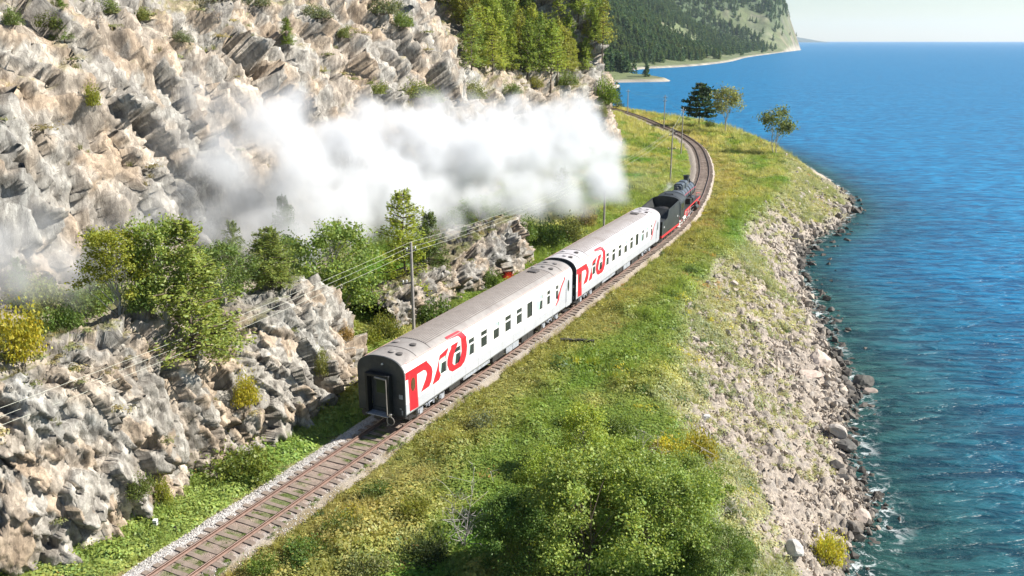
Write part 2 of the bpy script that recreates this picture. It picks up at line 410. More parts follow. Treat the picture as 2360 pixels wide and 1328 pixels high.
# ------------------------------------------------------------------ ground sheet
ys = [14.0]
while ys[-1] < 352: ys.append(ys[-1] + max(0.11, 0.0042*ys[-1]))
ys = np.array(ys)
xs = np.unique(np.concatenate([np.arange(-90, -24, 1.0), np.arange(-24, 36, 0.16), np.arange(36, 84, 0.4), np.arange(84, 120, 2.0)]).round(3))
gx, gy = [a.ravel() for a in np.meshgrid(xs, ys, indexing='ij')]
ginfo = ground_info(gx, gy)
dt, de, ds = ginfo
gz = ground_z(gx, gy, ginfo)
# broken stones on the slope
scree = sstep(-0.8, 2.0, de + 1.6*fb2(gx, gy, 5.0, 3, 31))
near = gy < 170
P = np.stack([gx, gy*1.0, gz*0.6], 1)
rel = np.zeros(len(gx)); cid = np.zeros(len(gx))
mk = (scree > 0.05) & near & (ds < 14)
r1, c1, e1 = facet(P[mk]/0.75, 3); r2, c2, e2 = facet(P[mk]/0.3, 8)
rel[mk] = r1*0.30 + r2*0.14; cid[mk] = c1*0.6+c2*0.4
gz = gz + rel*scree
def C(*c): return np.array(c)
def mix(a, b, t): return a*(1-t[:, None]) + b*t[:, None]
n_a = fb2(gx, gy, 6.0, 4, 40)*0.5+0.5; n_b = fb2(gx, gy, 2.0, 4, 41)*0.5+0.5; n_c = fb2(gx, gy, 14, 3, 43)*0.5+0.5
col = np.tile(C(0.15, 0.19, 0.055), (len(gx), 1))
col = mix(col, C(0.26, 0.225, 0.085), sstep(0.45, 0.72, n_a))
col = mix(col, C(0.105, 0.17, 0.035), sstep(0.5, 0.75, n_c)*0.8)
col = mix(col, C(0.24, 0.19, 0.085), (1-sstep(2.5, 5.5, np.abs(dt)+2*n_b-1))*0.45)       # ochre verge along the track
col = mix(col, C(0.30, 0.25, 0.12), sstep(95, 150, gy)*sstep(0.35, 0.6, n_a)*0.6)
rockc = mix(np.tile(C(0.41, 0.35, 0.285), (len(gx), 1)), C(0.28, 0.245, 0.205), cid)
rockc = mix(rockc, C(0.30, 0.28, 0.25), sstep(0.5, 0.75, n_b)*0.5)
dry = C(0.21, 0.20, 0.115)
vegs = sstep(0.42, 0.62, n_a*0.6+n_c*0.4 + 0.25*sstep(120, 150, gy) - 0.14*sstep(0, 6, de)+.20*(de < 5.0)*((gy < 47) | (gy > 125)))
slopec = mix(rockc, dry, vegs*0.9)
col = mix(col, slopec, scree)
col = mix(col, mix(np.tile(C(0.36, 0.31, 0.25), (len(gx), 1)), C(0.20, 0.19, 0.09), sstep(0.4, 0.6, n_b)), sstep(15, 20, -dt+3*(n_a-.5))*(1-sstep(75, 90, gy)))
wet = sstep(-0.6, 0.2, ds)
col = mix(col, C(0.085, 0.075, 0.062), wet)
deep = sstep(0, 9, ds)
col = mix(col, C(0.045, 0.115, 0.135), deep)
gme = np_mesh('ground', np.stack([gx, gy, gz], 1), grid_faces(len(xs), len(ys)), M_ground, True, {'col': col})
GROUND = link('ground', gme, kind='structure')

# ------------------------------------------------------------------ cliff and outcrop sheets
def sheet(name, stations, du, nv, amps, seed, veg=0.6, vegz=None, closed=None, mat=M_rock, tint=(1, 1, 1), pow_v=1.0, wide=False):
    """stations: (x, y, [(back, z), ...]) along the foot; the rock lies on the left of the path"""
    ctl = []
    for st in stations:
        pr = np.array(st[2], float); tt = np.concatenate([[0], np.cumsum(np.hypot(*np.diff(pr, axis=0).T))]); tt /= tt[-1]
        q = np.linspace(0, 1, 15)
        ctl.append(np.concatenate([[st[0], st[1]], np.interp(q, tt, pr[:, 0]), np.interp(q, tt, pr[:, 1])]))
    S = spline(ctl, 1.0)
    # resample along foot by spacing function
    seg = np.concatenate([[0], np.cumsum(np.hypot(np.diff(S[:, 0]), np.diff(S[:, 1])))])
    us = [0.0]
    while us[-1] < seg[-1]:
        yy = np.interp(us[-1], seg, S[:, 1]); us.append(us[-1] + du*max(0.6, yy/60.0))
    us = np.array(us[:-1])
    S = np.stack([np.interp(us, seg, S[:, k]) for k in range(S.shape[1])], 1)
    fx, fy = S[:, 0], S[:, 1]
    tx, ty = np.gradient(fx), np.gradient(fy)
    kk = max(3, int(6/du)); ker = np.hanning(kk*2+1); ker /= ker.sum()
    pad = lambda a: np.convolve(np.pad(a, kk, 'edge'), ker, 'valid')
    l = np.hypot(tx, ty); tx, ty = pad(tx/l), pad(ty/l); l = np.hypot(tx, ty); nx, ny = -ty/l, tx/l
    v = np.linspace(0, 1, nv)**pow_v; q = np.linspace(0, 1, 15)
    B = np.stack([np.interp(v, q, S[i, 2:17]) for i in range(len(us))]); Z = np.stack([np.interp(v, q, S[i, 17:32]) for i in range(len(us))])
    X = fx[:, None]+nx[:, None]*B; Y = fy[:, None]+ny[:, None]*B
    def normals(X, Y, Z):
        a = np.stack([np.gradient(k, axis=0) for k in (X, Y, Z)], -1); b = np.stack([np.gradient(k, axis=1) for k in (X, Y, Z)], -1)
        n = np.cross(a, b); n /= np.linalg.norm(n, axis=-1, keepdims=True)+1e-9; return n
    n = normals(X, Y, Z)
    # n must look outwards (towards the foot side)
    if (n[..., 0]*nx[:, None]+n[..., 1]*ny[:, None]).mean() > 0: n = -n
    P = np.stack([X, Y, Z], -1).reshape(-1, 3)
    A = np.array([[0.86, 0.25, -0.42], [-0.2, 0.95, 0.22], [0.45, -0.1, 0.88]])      # tilted jointing
    Q = P @ A.T
    warp = np.stack([fbm(P/4.0, 3, seed+60+k) for k in range(3)], 1)*0.3
    f1, c1, e1 = facet((Q+warp)/np.array(amps[0][:3]), seed); f2, c2, e2 = facet((Q+warp*0.25)/np.array(amps[1][:3]), seed+20)
    f3, c3, e3 = facet(Q/np.array(amps[2][:3]), seed+40)
    big = fbm(P/13.0, 3, seed+5)
    dsp = f1*amps[0][3] + f2*amps[1][3] + f3*amps[2][3] + big*amps[3]
    dsp -= 0.15*amps[0][3]*np.exp(-e1*60) + 0.15*amps[1][3]*np.exp(-e2*50)
    grad = n[..., 2].ravel()
    vmask = sstep(veg, veg+0.16, grad + 0.22*fbm(P/5.0, 3, seed+77))
    dsp = dsp*(1-0.6*vmask)
    fade = np.minimum(1, np.arange(nv)/3.0)[None, :].repeat(len(us), 0).ravel()
    dsp = dsp*fade
    P2 = P + n.reshape(-1, 3)*dsp[:, None]
    G = P2.reshape(len(us), nv, 3); nn = normals(G[..., 0], G[..., 1], G[..., 2])
    if (nn*n).sum(-1).mean() < 0: nn = -nn
    nz = nn[..., 2].ravel()
    rc = np.tile(C(0.445, 0.375, 0.31), (len(P), 1))
    rc = mix(rc, C(0.395, 0.36, 0.32), sstep(0.45, 0.5, c1))
    rc = mix(rc, C(0.45, 0.34, 0.245), sstep(0.74, 0.78, c2)*0.8)
    rc = mix(rc, C(0.28, 0.255, 0.23), sstep(0.0, 0.05, 0.2-c2)*0.8)
    rc = mix(rc, C(0.36, 0.345, 0.32), sstep(0.1, 0.4, fbm(P/7.0, 3, seed+81))*.8)
    rc = mix(rc, C(0.43, 0.32, 0.225), sstep(0.25, 0.5, fbm(P/3.5, 3, seed+91))*0.5)
    rc = rc*np.array([0.84, 0.87, 0.88])*(0.82+0.36*c3[:, None])
    rc = mix(rc, C(0.08, 0.07, 0.06), np.exp(-e2*45)*0.55)
    rc = mix(rc, C(0.08, 0.07, 0.06), np.exp(-e1*55)*0.6)
    gn = fbm(P/3.0, 4, seed+99)
    gc = mix(np.tile(C(0.15, 0.155, 0.065), (len(P), 1)), C(0.25, 0.22, 0.13), sstep(-0.1, 0.35, gn))
    vm = sstep(veg-0.02, veg+0.14, 0.5*grad+0.5*nz + 0.28*gn)
    if vegz is not None: vm = np.maximum(vm, sstep(vegz, vegz+5, P[:, 2])*sstep(-0.25, 0.2, gn)*0.8*sstep(0.25, 0.5, grad))
    cc = mix(rc, gc, vm)*np.array(tint)
    me = np_mesh(name, P2, grid_faces(len(us), nv), mat, False, {'col': cc})
    return link(name, me, kind='structure'), P2, grid_faces(len(us), nv)

cl = [(0, -1.5), (1.0, 3), (3.0, 10), (5.6, 17), (8.0, 22), (12.5, 26), (21, 31), (70, 55)]
sp = [(0, -1.5), (2.0, 5), (6, 14), (10, 21), (14, 28), (19, 34), (30, 42), (75, 70)]
c2 = [(0, -1), (0.8, 4), (2.2, 9), (4.5, 13), (9, 16.5), (17, 22), (30, 31), (75, 60)]
c3 = [(0, -1), (0.8, 5), (1.9, 10), (3.0, 14), (5.0, 19), (8, 26), (12, 33), (60, 60)]
MOUNT = sheet('mountain_cliff', [(-52, 22, cl), (-43, 40, cl), (-35, 55, cl), (-27.5, 70, cl), (-18.5, 86, cl), (-7, 104, sp), (-1, 116, sp), (-1, 128, sp), (3, 140, c2), (11, 153, c2),
                        (17, 163, c2), (21.3, 172, c3), (19.5, 181, c3), (16, 196, c3), (15, 225, c3), (21, 262, c3), (24, 292, c3), (12, 318, c3), (-30, 335, c3)],
              0.30, 300, [(5.5, 3.2, 10.0, 1.5), (2.1, 1.3, 3.6, 0.85), (0.8, 0.55, 1.3, 0.26), 0.9], 2, veg=0.74)
def oc(H, d=1.0): return [(0, -0.9), (0.55*d, 0.38*H), (1.35*d, 0.78*H), (2.5*d, H*1.03), (4.8*d, H*0.96), (7.3*d, H*0.66), (10*d, 0.8)]
OUT1 = sheet('rock_outcrop', [(-42, 38, oc(7, 1.2)), (-33, 31, oc(7, 1.2)), (-25, 29.0, oc(7.2, 1.1)), (-20.8, 30.0, oc(7.8)), (-18.3, 33.0, oc(7.9)), (-16.8, 36.2, oc(8.0)), (-15.4, 39.3, oc(7.7)),
                       (-14.2, 41.7, oc(4.6)), (-12.9, 43.5, oc(5.0)), (-11.6, 45.9, oc(6.0)), (-10.7, 49.0, oc(6.7)), (-10.0, 51.6, oc(6.2)), (-10.3, 54.0, oc(4.6)), (-12.0, 56.2, oc(4.2)), (-16, 58, oc(3.4)), (-24, 60, oc(2.8))],
             0.105, 190, [(2.2, 1.3, 4.0, 0.75), (0.9, 0.55, 1.7, 0.33), (0.36, 0.24, 0.6, 0.10), 0.4], 33, veg=0.80)
OUT2 = sheet('low_rock_outcrop', [(-9, 61, oc(2.2, .6)), (-6.6, 64, oc(2.8, .6)), (-5.3, 67.5, oc(2.6, .6)), (-3.3, 71, oc(3.0, .7)), (-0.6, 75.5, oc(4.0, .8)), (1.6, 79.5, oc(4.6, .8)), (1.6, 83, oc(4.4, .8)), (-1.5, 86.5, oc(3.2, .8)), (-7, 89, oc(2.4, .8))],
             0.12, 110, [(1.4, 1.4, 2.3, 0.7), (0.6, 0.6, 1.0, 0.34), (0.28, 0.28, 0.4, 0.14), 0.6], 55, veg=0.78, tint=(0.92, 0.93, 0.95))

# ray-cast helpers: find the ground under a point, or the point seen along a line of sight
gfac = grid_faces(len(xs), len(ys))
def lite(P, F, k=2): return P, F
bv = []
for PP, FF in ((np.stack([gx, gy, gz], 1), None), (MOUNT[1], MOUNT[2]), (OUT1[1], OUT1[2]), (OUT2[1], OUT2[2])):
    if FF is None:      # coarser copy of the ground for the tree
        G = PP.reshape(len(xs), len(ys), 3)[::3, ::3]; FF = grid_faces(G.shape[0], G.shape[1]); PP = G.reshape(-1, 3)
    bv.append(BVHTree.FromPolygons(PP.tolist(), FF.tolist()))
def drop(x, y, zmax=90.0, only=None):
    best = -99
    for i, b in enumerate(bv):
        if only is not None and i not in only: continue
        h = b.ray_cast(Vector((x, y, zmax)), Vector((0, 0, -1)))
        if h[0] is not None and h[0].z > best: best = h[0].z
    return best
def at(u, v):
    """point of the terrain seen at photo position u, v"""
    x = (u-1180)/FPX; ww = (664-v)/FPX; c, s = math.cos(PITCH), math.sin(PITCH)
    d = Vector((x, c+ww*s, -s+ww*c)).normalized(); o = Vector((0, 0, CAM_H)); best = None
    for b in bv:
        h = b.ray_cast(o, d)
        if h[0] is not None and (best is None or h[3] < best[1]): best = (h[0], h[3])
    return best[0] if best else None
# ------------------------------------------------------------------ far ground, water, railway, train
from mathutils.geometry import tessellate_polygon
# ------------------------------------------------------------------ far shore and headland
def far_hills():
    # shoreline of the bay as seen across the water; everything inland of it rises to wooded slopes
    SH = spline([(-60, 520), (20, 560), (70, 600), (112, 618), (112, 660), (95, 740), (130, 880), (200, 980), (290, 1180), (400, 1500), (540, 1850), (740, 2350), (855, 2640), (870, 2800), (860, 3100), (500, 3600)], 15.0)
    ys2 = [480.0]
    while ys2[-1] < 3700: ys2.append(ys2[-1]*1.0065)
    ys2 = np.array(ys2); t = np.linspace(0, 1, 300)
    # columns follow lines of constant x/y so that the sheet is evenly detailed
    A = -0.30 + t*0.72
    gx2 = (A[:, None]*ys2[None, :]); gy2 = np.broadcast_to(ys2, gx2.shape)
    x = gx2.ravel(); y = gy2.ravel().copy()
    d, _ = sdist(x, y, SH); inl = np.clip(-d, 0, None)
    sc_ = y/1000.0
    n1 = fb2(x, y, 260, 5, 201); n2 = fb2(x, y, 70, 4, 205); n3 = fb2(x, y, 18, 3, 207)
    rise = sstep(0, 1, (inl-35*np.clip(sc_, 0.5, 2))/(190*np.clip(sc_, 0.6, 2.3)))
    steep = sstep(2100, 2500, y)
    z = WATER_Z - 0.8 + np.minimum(inl, 6)*0.45 + np.clip(inl-6, 0, None)*0.10*(1-rise) + rise*(150+95*n1)*np.clip(0.45+sc_*0.35, 0.55, 1.25)
    z = z + steep*np.minimum(inl*2.4, 150)*0.9
    z += (n2*12+n3*2.5)*sstep(20, 90, inl)*(0.6+0.4*sc_) + n3*1.5*sstep(2, 15, inl)
    z = np.where(d > 0, WATER_Z-0.8-d*0.05, z)
    zmax = 0.100*y+60
    z = np.minimum(z, zmax + 0.15*(z-zmax))
    ff = fb2(x, y, 150*1.0, 4, 221) + 0.5*fb2(x, y, 40, 3, 223)
    frac = z/(y*0.10)
    forest = sstep(-0.12, 0.12, ff + 0.75*sstep(25, 60, z*1000/y*0.9) + 0.12)*sstep(25, 60, inl)
    c = np.tile(C(0.13, 0.155, 0.07), (len(x), 1)); c = mix(c, C(0.20, 0.175, 0.11), sstep(0.1, 0.5, n2))
    c = mix(c, C(0.15, 0.17, 0.10), sstep(0.0, 0.4, -n2)*0.6)
    c = mix(c, C(0.24, 0.21, 0.17), steep*sstep(0.0, 0.3, n3)*0.8)
    c = mix(c, C(0.065, 0.10, 0.045), forest*0.92)
    c = mix(c, C(0.34, 0.31, 0.26), (1-sstep(3, 9, inl)))
    me = np_mesh('far_hillside', np.stack([x, y, z], 1), grid_faces(300, len(ys2)), M_hill, True, {'col': c})
    link('far_hillside', me, kind='structure')
    return x.reshape(300, -1), y.reshape(300, -1), z.reshape(300, -1), forest.reshape(300, -1), inl.reshape(300, -1)
HILL = far_hills()
# faint blue mountain beyond the headland
def far_mountain():
    n = 80; xs_ = np.linspace(3250, 4080, n); prof = np.clip(np.sin(np.linspace(0, math.pi, n))**0.6, 0, 1)*(70+30*np.array([vnoise(np.array([[i*0.13, 2.2, 0]]), 5)[0] for i in range(n)]))
    prof *= np.interp(np.linspace(0, 1, n), [0, 0.3, 1], [0.9, 1.25, 0.25])
    V = []; m = 12
    for j in range(m):
        a = j/(m-1)
        for i in range(n): V.append((xs_[i], 11000+a*1800, WATER_Z-6+prof[i]*math.sin(math.pi*min(1, a*0.95+0.02))))
    F = [(j*n+i, j*n+i+1, (j+1)*n+i+1, (j+1)*n+i) for j in range(m-1) for i in range(n-1)]
    me = np_mesh('far_mountain', np.array(V), np.array(F), M_hill, True, {'col': np.tile(C(0.08, 0.10, 0.07), (len(V), 1))})
    link('far_mountain', me, kind='structure')
far_mountain()

# ------------------------------------------------------------------ water
def water():
    X = np.unique(np.concatenate([[-16000, -4000, -800, -200, -60], np.arange(-40, 130, 1.5), np.geomspace(130, 22000, 30)]))
    Y = np.unique(np.concatenate([[-400, -60, 0], np.arange(10, 350, 2.0), np.geomspace(350, 15500, 40)]))
    x, y = [a.ravel() for a in np.meshgrid(X, Y, indexing='ij')]
    ds = sdist(x, y, SHORE)[0]
    off_view = np.clip(np.where(ds > 0, ds, 0), 0, 200); far = np.hypot(x, y) > 420; off_view = np.where(far, 200, off_view*(0.55+np.clip(y, 0, 400)/75.0))  # grows with viewing distance, so bluer colour stands in for sky reflection far out
    me = np_mesh('lake_water', np.stack([x, y, np.full_like(x, WATER_Z)], 1), grid_faces(len(X), len(Y)), None or M_water, True, {'offshore_view': off_view})
    link('lake_water', me, kind='structure')
m, nt, out = nmat('lake_water'); M_water = m
b = N(nt, 'ShaderNodeBsdfPrincipled'); b.inputs['Roughness'].default_value = 0.33; b.inputs['IOR'].default_value = 1.33
off = N(nt, 'ShaderNodeAttribute', attribute_name='offshore_view').outputs['Fac']
pos = N(nt, 'ShaderNodeNewGeometry').outputs['Position']
mr = N(nt, 'ShaderNodeMapRange'); mr.inputs[1].default_value = 0; mr.inputs[2].default_value = 75; nt.links.new(off, mr.inputs[0])
nn = noise(nt, 0.02, 4, 0.6, pos)
ad = N(nt, 'ShaderNodeMath', operation='MULTIPLY_ADD'); nt.links.new(nn, ad.inputs[0]); ad.inputs[1].default_value = 0.30; nt.links.new(mr.outputs[0], ad.inputs[2])
sb = N(nt, 'ShaderNodeMath', operation='SUBTRACT'); nt.links.new(ad.outputs[0], sb.inputs[0]); sb.inputs[1].default_value = 0.15
cr = N(nt, 'ShaderNodeValToRGB'); nt.links.new(sb.outputs[0], cr.inputs[0]); e = cr.color_ramp.elements
e[0].position = 0.0; e[0].color = (0.022, 0.085, 0.080, 1); e[1].position = 1.0; e[1].color = (0.002, 0.135, 0.31, 1)
e2 = e.new(0.22); e2.color = (0.003, 0.070, 0.140, 1); e3 = e.new(0.5); e3.color = (0.002, 0.105, 0.24, 1)
# wind ripples: crests run roughly across the line of sight, several sizes
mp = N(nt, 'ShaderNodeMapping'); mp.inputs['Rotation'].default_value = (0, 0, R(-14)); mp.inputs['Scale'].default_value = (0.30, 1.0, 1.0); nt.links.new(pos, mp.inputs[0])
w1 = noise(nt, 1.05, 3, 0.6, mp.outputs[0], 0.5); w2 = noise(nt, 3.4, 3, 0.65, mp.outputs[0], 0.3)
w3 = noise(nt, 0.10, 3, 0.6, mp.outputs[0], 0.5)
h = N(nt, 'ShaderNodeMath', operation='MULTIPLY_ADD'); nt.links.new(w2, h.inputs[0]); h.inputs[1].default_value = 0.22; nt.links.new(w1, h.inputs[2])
nt.links.new(mixc(nt, 1.0, cr.outputs[0], ramp(nt, h.outputs[0], 0.50, 0.74, (0.45, 0.52, 0.60), (2.0, 1.6, 1.4)), 'MULTIPLY'), b.inputs['Base Color'])  # crests lightened, troughs darkened in the base colour to suggest light on ripples
h2 = N(nt, 'ShaderNodeMath', operation='MULTIPLY_ADD'); nt.links.new(w3, h2.inputs[0]); h2.inputs[1].default_value = 2.2; nt.links.new(h.outputs[0], h2.inputs[2])
bp = N(nt, 'ShaderNodeBump'); bp.inputs['Strength'].default_value = 1.0; bp.inputs['Distance'].default_value = 0.55; b.inputs['Specular IOR Level'].default_value = 0.28
nt.links.new(h2.outputs[0], bp.inputs['Height']); nt.links.new(bp.outputs[0], b.inputs['Normal'])
tr = N(nt, 'ShaderNodeBsdfTransparent'); tr.inputs[0].default_value = (0.62, 0.86, 0.84, 1)
al = N(nt, 'ShaderNodeMapRange'); al.inputs[1].default_value = 0; al.inputs[2].default_value = 12; al.inputs[3].default_value = 0.5; al.inputs[4].default_value = 1.0
nt.links.new(off, al.inputs[0])
# foam where small waves break on the stones
fo = N(nt, 'ShaderNodeMapRange'); fo.inputs[1].default_value = 0.1; fo.inputs[2].default_value = 3.2; fo.inputs[3].default_value = 1.0; fo.inputs[4].default_value = 0.0; nt.links.new(off, fo.inputs[0])
fn = ramp(nt, noise(nt, 0.9, 6, 0.75, pos, 1.0), 0.52, 0.62)
fm = N(nt, 'ShaderNodeMath', operation='MULTIPLY'); nt.links.new(fo.outputs[0], fm.inputs[0]); nt.links.new(fn, fm.inputs[1])
foam = N(nt, 'ShaderNodeBsdfDiffuse'); foam.inputs[0].default_value = (0.72, 0.76, 0.76, 1)
ms = N(nt, 'ShaderNodeMixShader'); nt.links.new(al.outputs[0], ms.inputs[0]); nt.links.new(tr.outputs[0], ms.inputs[1]); nt.links.new(b.outputs[0], ms.inputs[2])
ms2 = N(nt, 'ShaderNodeMixShader'); nt.links.new(fm.outputs[0], ms2.inputs[0]); nt.links.new(ms.outputs[0], ms2.inputs[1]); nt.links.new(foam.outputs[0], ms2.inputs[2])
nt.links.new(ms2.outputs[0], out.inputs[0])
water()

# ------------------------------------------------------------------ the railway track
def sweep(prof, s0, s1, step, name, mat, parent=None, off=0.0, attrs=False, noise_amp=0.0, close=True):
    S = np.arange(s0, s1, step); x, y, tx, ty = track(S); rx, ry = ty, -tx
    m = len(prof); V = np.zeros((len(S), m, 3))
    for k, (o, z) in enumerate(prof):
        V[:, k, 0] = x+rx*(o+off); V[:, k, 1] = y+ry*(o+off); V[:, k, 2] = z
    F = grid_faces(len(S), m)
    if close:
        i = np.arange(len(S)-1)*m; F = np.concatenate([F, np.stack([i+m-1, i+2*m-1, i+m, i], 1)])
    return V.reshape(-1, 3), F
S_NEAR = 14.0; S_END = TRs[-1]-2
rt = empty('railway_track', (0, 0, 0), kind='structure')
# ballast bed: stony shoulders, weedy middle
bp_ = [(-3.1, -0.70), (-2.5, -0.48), (-1.9, -0.30), (-1.5, -0.235), (-1.0, -0.225), (-0.5, -0.215), (0, -0.21), (0.5, -0.215), (1.0, -0.225), (1.4, -0.27), (1.6, -0.42), (1.9, -0.68)]
prof = []
for a, b_ in zip(bp_[:-1], bp_[1:]):
    for t in (0, 1/3, 2/3): prof.append((a[0]+(b_[0]-a[0])*t, a[1]+(b_[1]-a[1])*t))
prof.append(bp_[-1])
V, F = sweep(prof, S_NEAR, S_END, 0.16, 'b', None, close=False)
nb = fb2(V[:, 0], V[:, 1], 0.5, 3, 300); V[:, 2] += nb*0.035
offs = np.tile(np.array([p[0] for p in prof]), len(V)//len(prof)); wid = np.clip(np.abs(offs), 0, 3)
edge_wob = fb2(V[:, 0], V[:, 1], 2.2, 3, 301)
V[:, 2] -= 0.12*sstep(1.6, 2.6, wid + edge_wob*0.5)
bc = np.tile(C(0.44, 0.40, 0.365), (len(V), 1))
bc = mix(bc, C(0.30, 0.215, 0.165), (1-sstep(0.9, 1.35, wid))*0.75)
patch = sstep(0.05, 0.3, fb2(V[:, 0], V[:, 1], 1.6, 3, 305) + 0.12)
bc = mix(bc, C(0.13, 0.17, 0.05), patch*(1-sstep(0.5, 0.75, wid))*(1-sstep(60, 75, V[:, 1]))*0.8)
bc = mix(bc, C(0.60, 0.585, 0.56), sstep(1.25, 1.55, -offs)*(1-sstep(60, 80, V[:, 1])))
bc = mix(bc, C(0.20, 0.16, 0.095), np.maximum(sstep(-0.35, 0.1, edge_wob), .55)*sstep(1.15, 1.5, offs)*(1-sstep(98, 112, V[:, 1]))*.95)
bc = mix(bc, C(0.34, 0.28, 0.22), sstep(1.2, 1.5, wid)*sstep(60, 80, V[:, 1])*.6)
link('ballast', np_mesh('ballast', V, F, M_ballast, True, {'col': bc}), rt)
# rails
rp = [(-0.075, -0.17), (-0.075, -0.155), (-0.012, -0.13), (-0.012, -0.045), (-0.036, -0.035), (-0.036, 0.0), (0.036, 0.0), (0.036, -0.035), (0.012, -0.045), (0.012, -0.13), (0.075, -0.155), (0.075, -0.17)]
for sgn in (-1, 1):
    V, F = sweep(rp, S_NEAR, S_END, 0.8, 'r', None, off=0.76*sgn)
    me = np_mesh('rail', V, F, [M_rail, M_railtop])
    m_ = len(rp); nseg = len(V)//m_-1
    mi = np.zeros(len(F), np.int32); mi[:nseg*(m_-1)].reshape(nseg, m_-1)[:, 5] = 1
    me.polygons.foreach_set('material_index', mi)
    link('rail', me, rt)
# sleepers
slm = []
for k in range(5):
    mb = MB(); n = 6
    for j in range(n):
        a, b_ = -1.35+2.7*j/n, -1.35+2.7*(j+1)/n; dz = random.uniform(-0.008, 0.008)
        mb.box(a, b_-0.002*(j < n-1), -0.125+random.uniform(-.012, .012), 0.125+random.uniform(-.012, .012), -0.33, -0.172+dz)
    slm.append(mb.mesh('sleeper', M_sleeper))
S_ = S_NEAR+0.3; cnt = 0; far_s = MB()
while S_ < S_END:
    x, y, tx, ty = [float(a) for a in track(np.array(S_))]
    a = math.atan2(ty, tx)-math.pi/2 + random.gauss(0, 0.02)
    if cnt < 300:
        sc_x = random.uniform(0.96, 1.04); j = random.gauss(0, 0.03)
        o = link('sleeper', slm[cnt % 5], rt, (x+j*ty, y-j*tx, random.uniform(-0.012, 0.006)), (0, 0, a)); o.scale.x = sc_x
    else:
        M_ = Matrix.Translation((x, y, 0)) @ Matrix.Rotation(a, 4, 'Z')
        vs = [M_ @ Vector(p) for p in [(-1.35, -.125, -.33), (1.35, -.125, -.33), (1.35, .125, -.33), (-1.35, .125, -.33), (-1.35, -.125, -.172), (1.35, -.125, -.172), (1.35, .125, -.172), (-1.35, .125, -.172)]]
        far_s.add(vs, [(4, 5, 6, 7), (0, 1, 5, 4), (2, 3, 7, 6), (1, 2, 6, 5), (3, 0, 4, 7)])
    cnt += 1; S_ += 0.60
far_s.obj('far_sleepers', M_sleeper, rt, kind='stuff')

# ------------------------------------------------------------------ coaches
ZS, ZT, HW = 3.42, 4.36, 1.55
def roof_prof(n=14):
    """half profile from side shoulder to apex: (t, z)"""
    out_ = []
    for k in range(n+1):
        a = math.pi/2*k/n; out_.append((HW*math.cos(a)**0.85 if k < n else 0.0, ZS+(ZT-ZS)*math.sin(a)**0.90)); 
    return out_
RP = roof_prof()
def prof_z(t): return float(np.interp(abs(t), [p[0] for p in RP][::-1], [p[1] for p in RP][::-1]))
def on_side(s, zp, out_=0.0):
    """point of the coach's skin for a mark read off the flat of the side"""
    if zp <= ZS: return (HW+out_, s, zp)
    t = HW
    for _ in range(200):
        if zp-0.67*(HW-t) <= prof_z(t) or t < 0.6: break
        t -= 0.01
    zz = prof_z(t)
    nx_, nz_ = 0.75, 0.66; out_ = out_*7
    return (t+out_*nx_, s+0.95*(HW-t), zz+out_*nz_)
LOGO = [
 [(0.02, 3.50), (1.00, 3.56), (1.95, 3.50), (2.34, 3.39), (2.71, 3.02), (2.81, 2.70), (2.67, 2.2), (2.41, 1.93), (1.50, 1.90), (1.78, 2.21), (2.03, 2.48), (2.20, 2.78), (2.10, 3.00), (1.86, 3.11), (1.16, 3.11), (1.23, 1.14), (0.36, 1.20), (0.27, 3.12), (0.02, 3.14)],
 [(2.73, 1.87), (3.30, 2.70), (3.45, 3.02), (3.62, 3.40), (4.58, 3.42), (4.35, 3.19), (3.8, 3.17), (3.54, 3.10), (3.52, 2.51), (3.71, 2.15), (3.49, 1.92)],
 [(5.73, 3.45), (4.95, 3.43), (4.68, 3.20), (4.47, 2.83), (4.45, 2.5), (4.66, 2.10), (5.05, 1.88), (6.10, 1.86), (6.51, 2.03), (6.76, 2.39), (6.87, 2.95), (6.74, 3.51), (6.39, 3.96), (5.94, 4.25), (4.48, 4.30), (4.62, 4.03), (5.85, 3.92), (6.12, 3.62), (6.17, 2.83), (6.02, 2.44), (5.83, 2.22), (5.28, 2.22), (5.07, 2.40), (5.12, 2.65), (5.38, 3.16), (5.55, 3.25)]]
def decal(name, poly, mat, parent, thick=0.006, fn=on_side):
    bm = bmesh.new(); vs = [bm.verts.new((p[0], p[1], 0)) for p in poly]
    for tri in tessellate_polygon([[Vector((p[0], p[1], 0)) for p in poly]]): bm.faces.new([vs[i] for i in tri])
    for zc in [ZS-0.02, ZS+0.02] + [ZS+0.08*k for k in range(1, 12)]:
        bmesh.ops.bisect_plane(bm, geom=bm.verts[:]+bm.edges[:]+bm.faces[:], plane_co=(0, zc, 0), plane_no=(0, 1, 0))
    bmesh.ops.triangulate(bm, faces=bm.faces[:])
    for v in bm.verts: v.co = Vector(fn(v.co.x, v.co.y, thick))
    bmesh.ops.recalc_face_normals(bm, faces=bm.faces)
    me = bpy.data.meshes.new(name); bm.to_mesh(me); bm.free(); me.materials.append(mat)
    return link(name, me, parent)
WIN = [(3.62, 4.40, 0), (5.30, 6.08, 0), (7.05, 7.80, 1), (8.66, 9.50, 1), (10.36, 11.2, 1), (12.05, 12.93, 1), (13.77, 14.63, 1), (15.44, 16.30, 2), (17.45, 18.08, 1), (18.86, 19.45, 1), (20.45, 20.95, 1)]
WZ0, WZ1 = 2.14, 3.26
L_ = 23.6
def shell_sections(n_s):
    return
M_rib = simple('roof_rib_paint', (0.20, 0.175, 0.16), 0.6, var=0.2)
M_seaml = simple('panel_joint', (0.52, 0.51, 0.50), 0.5)
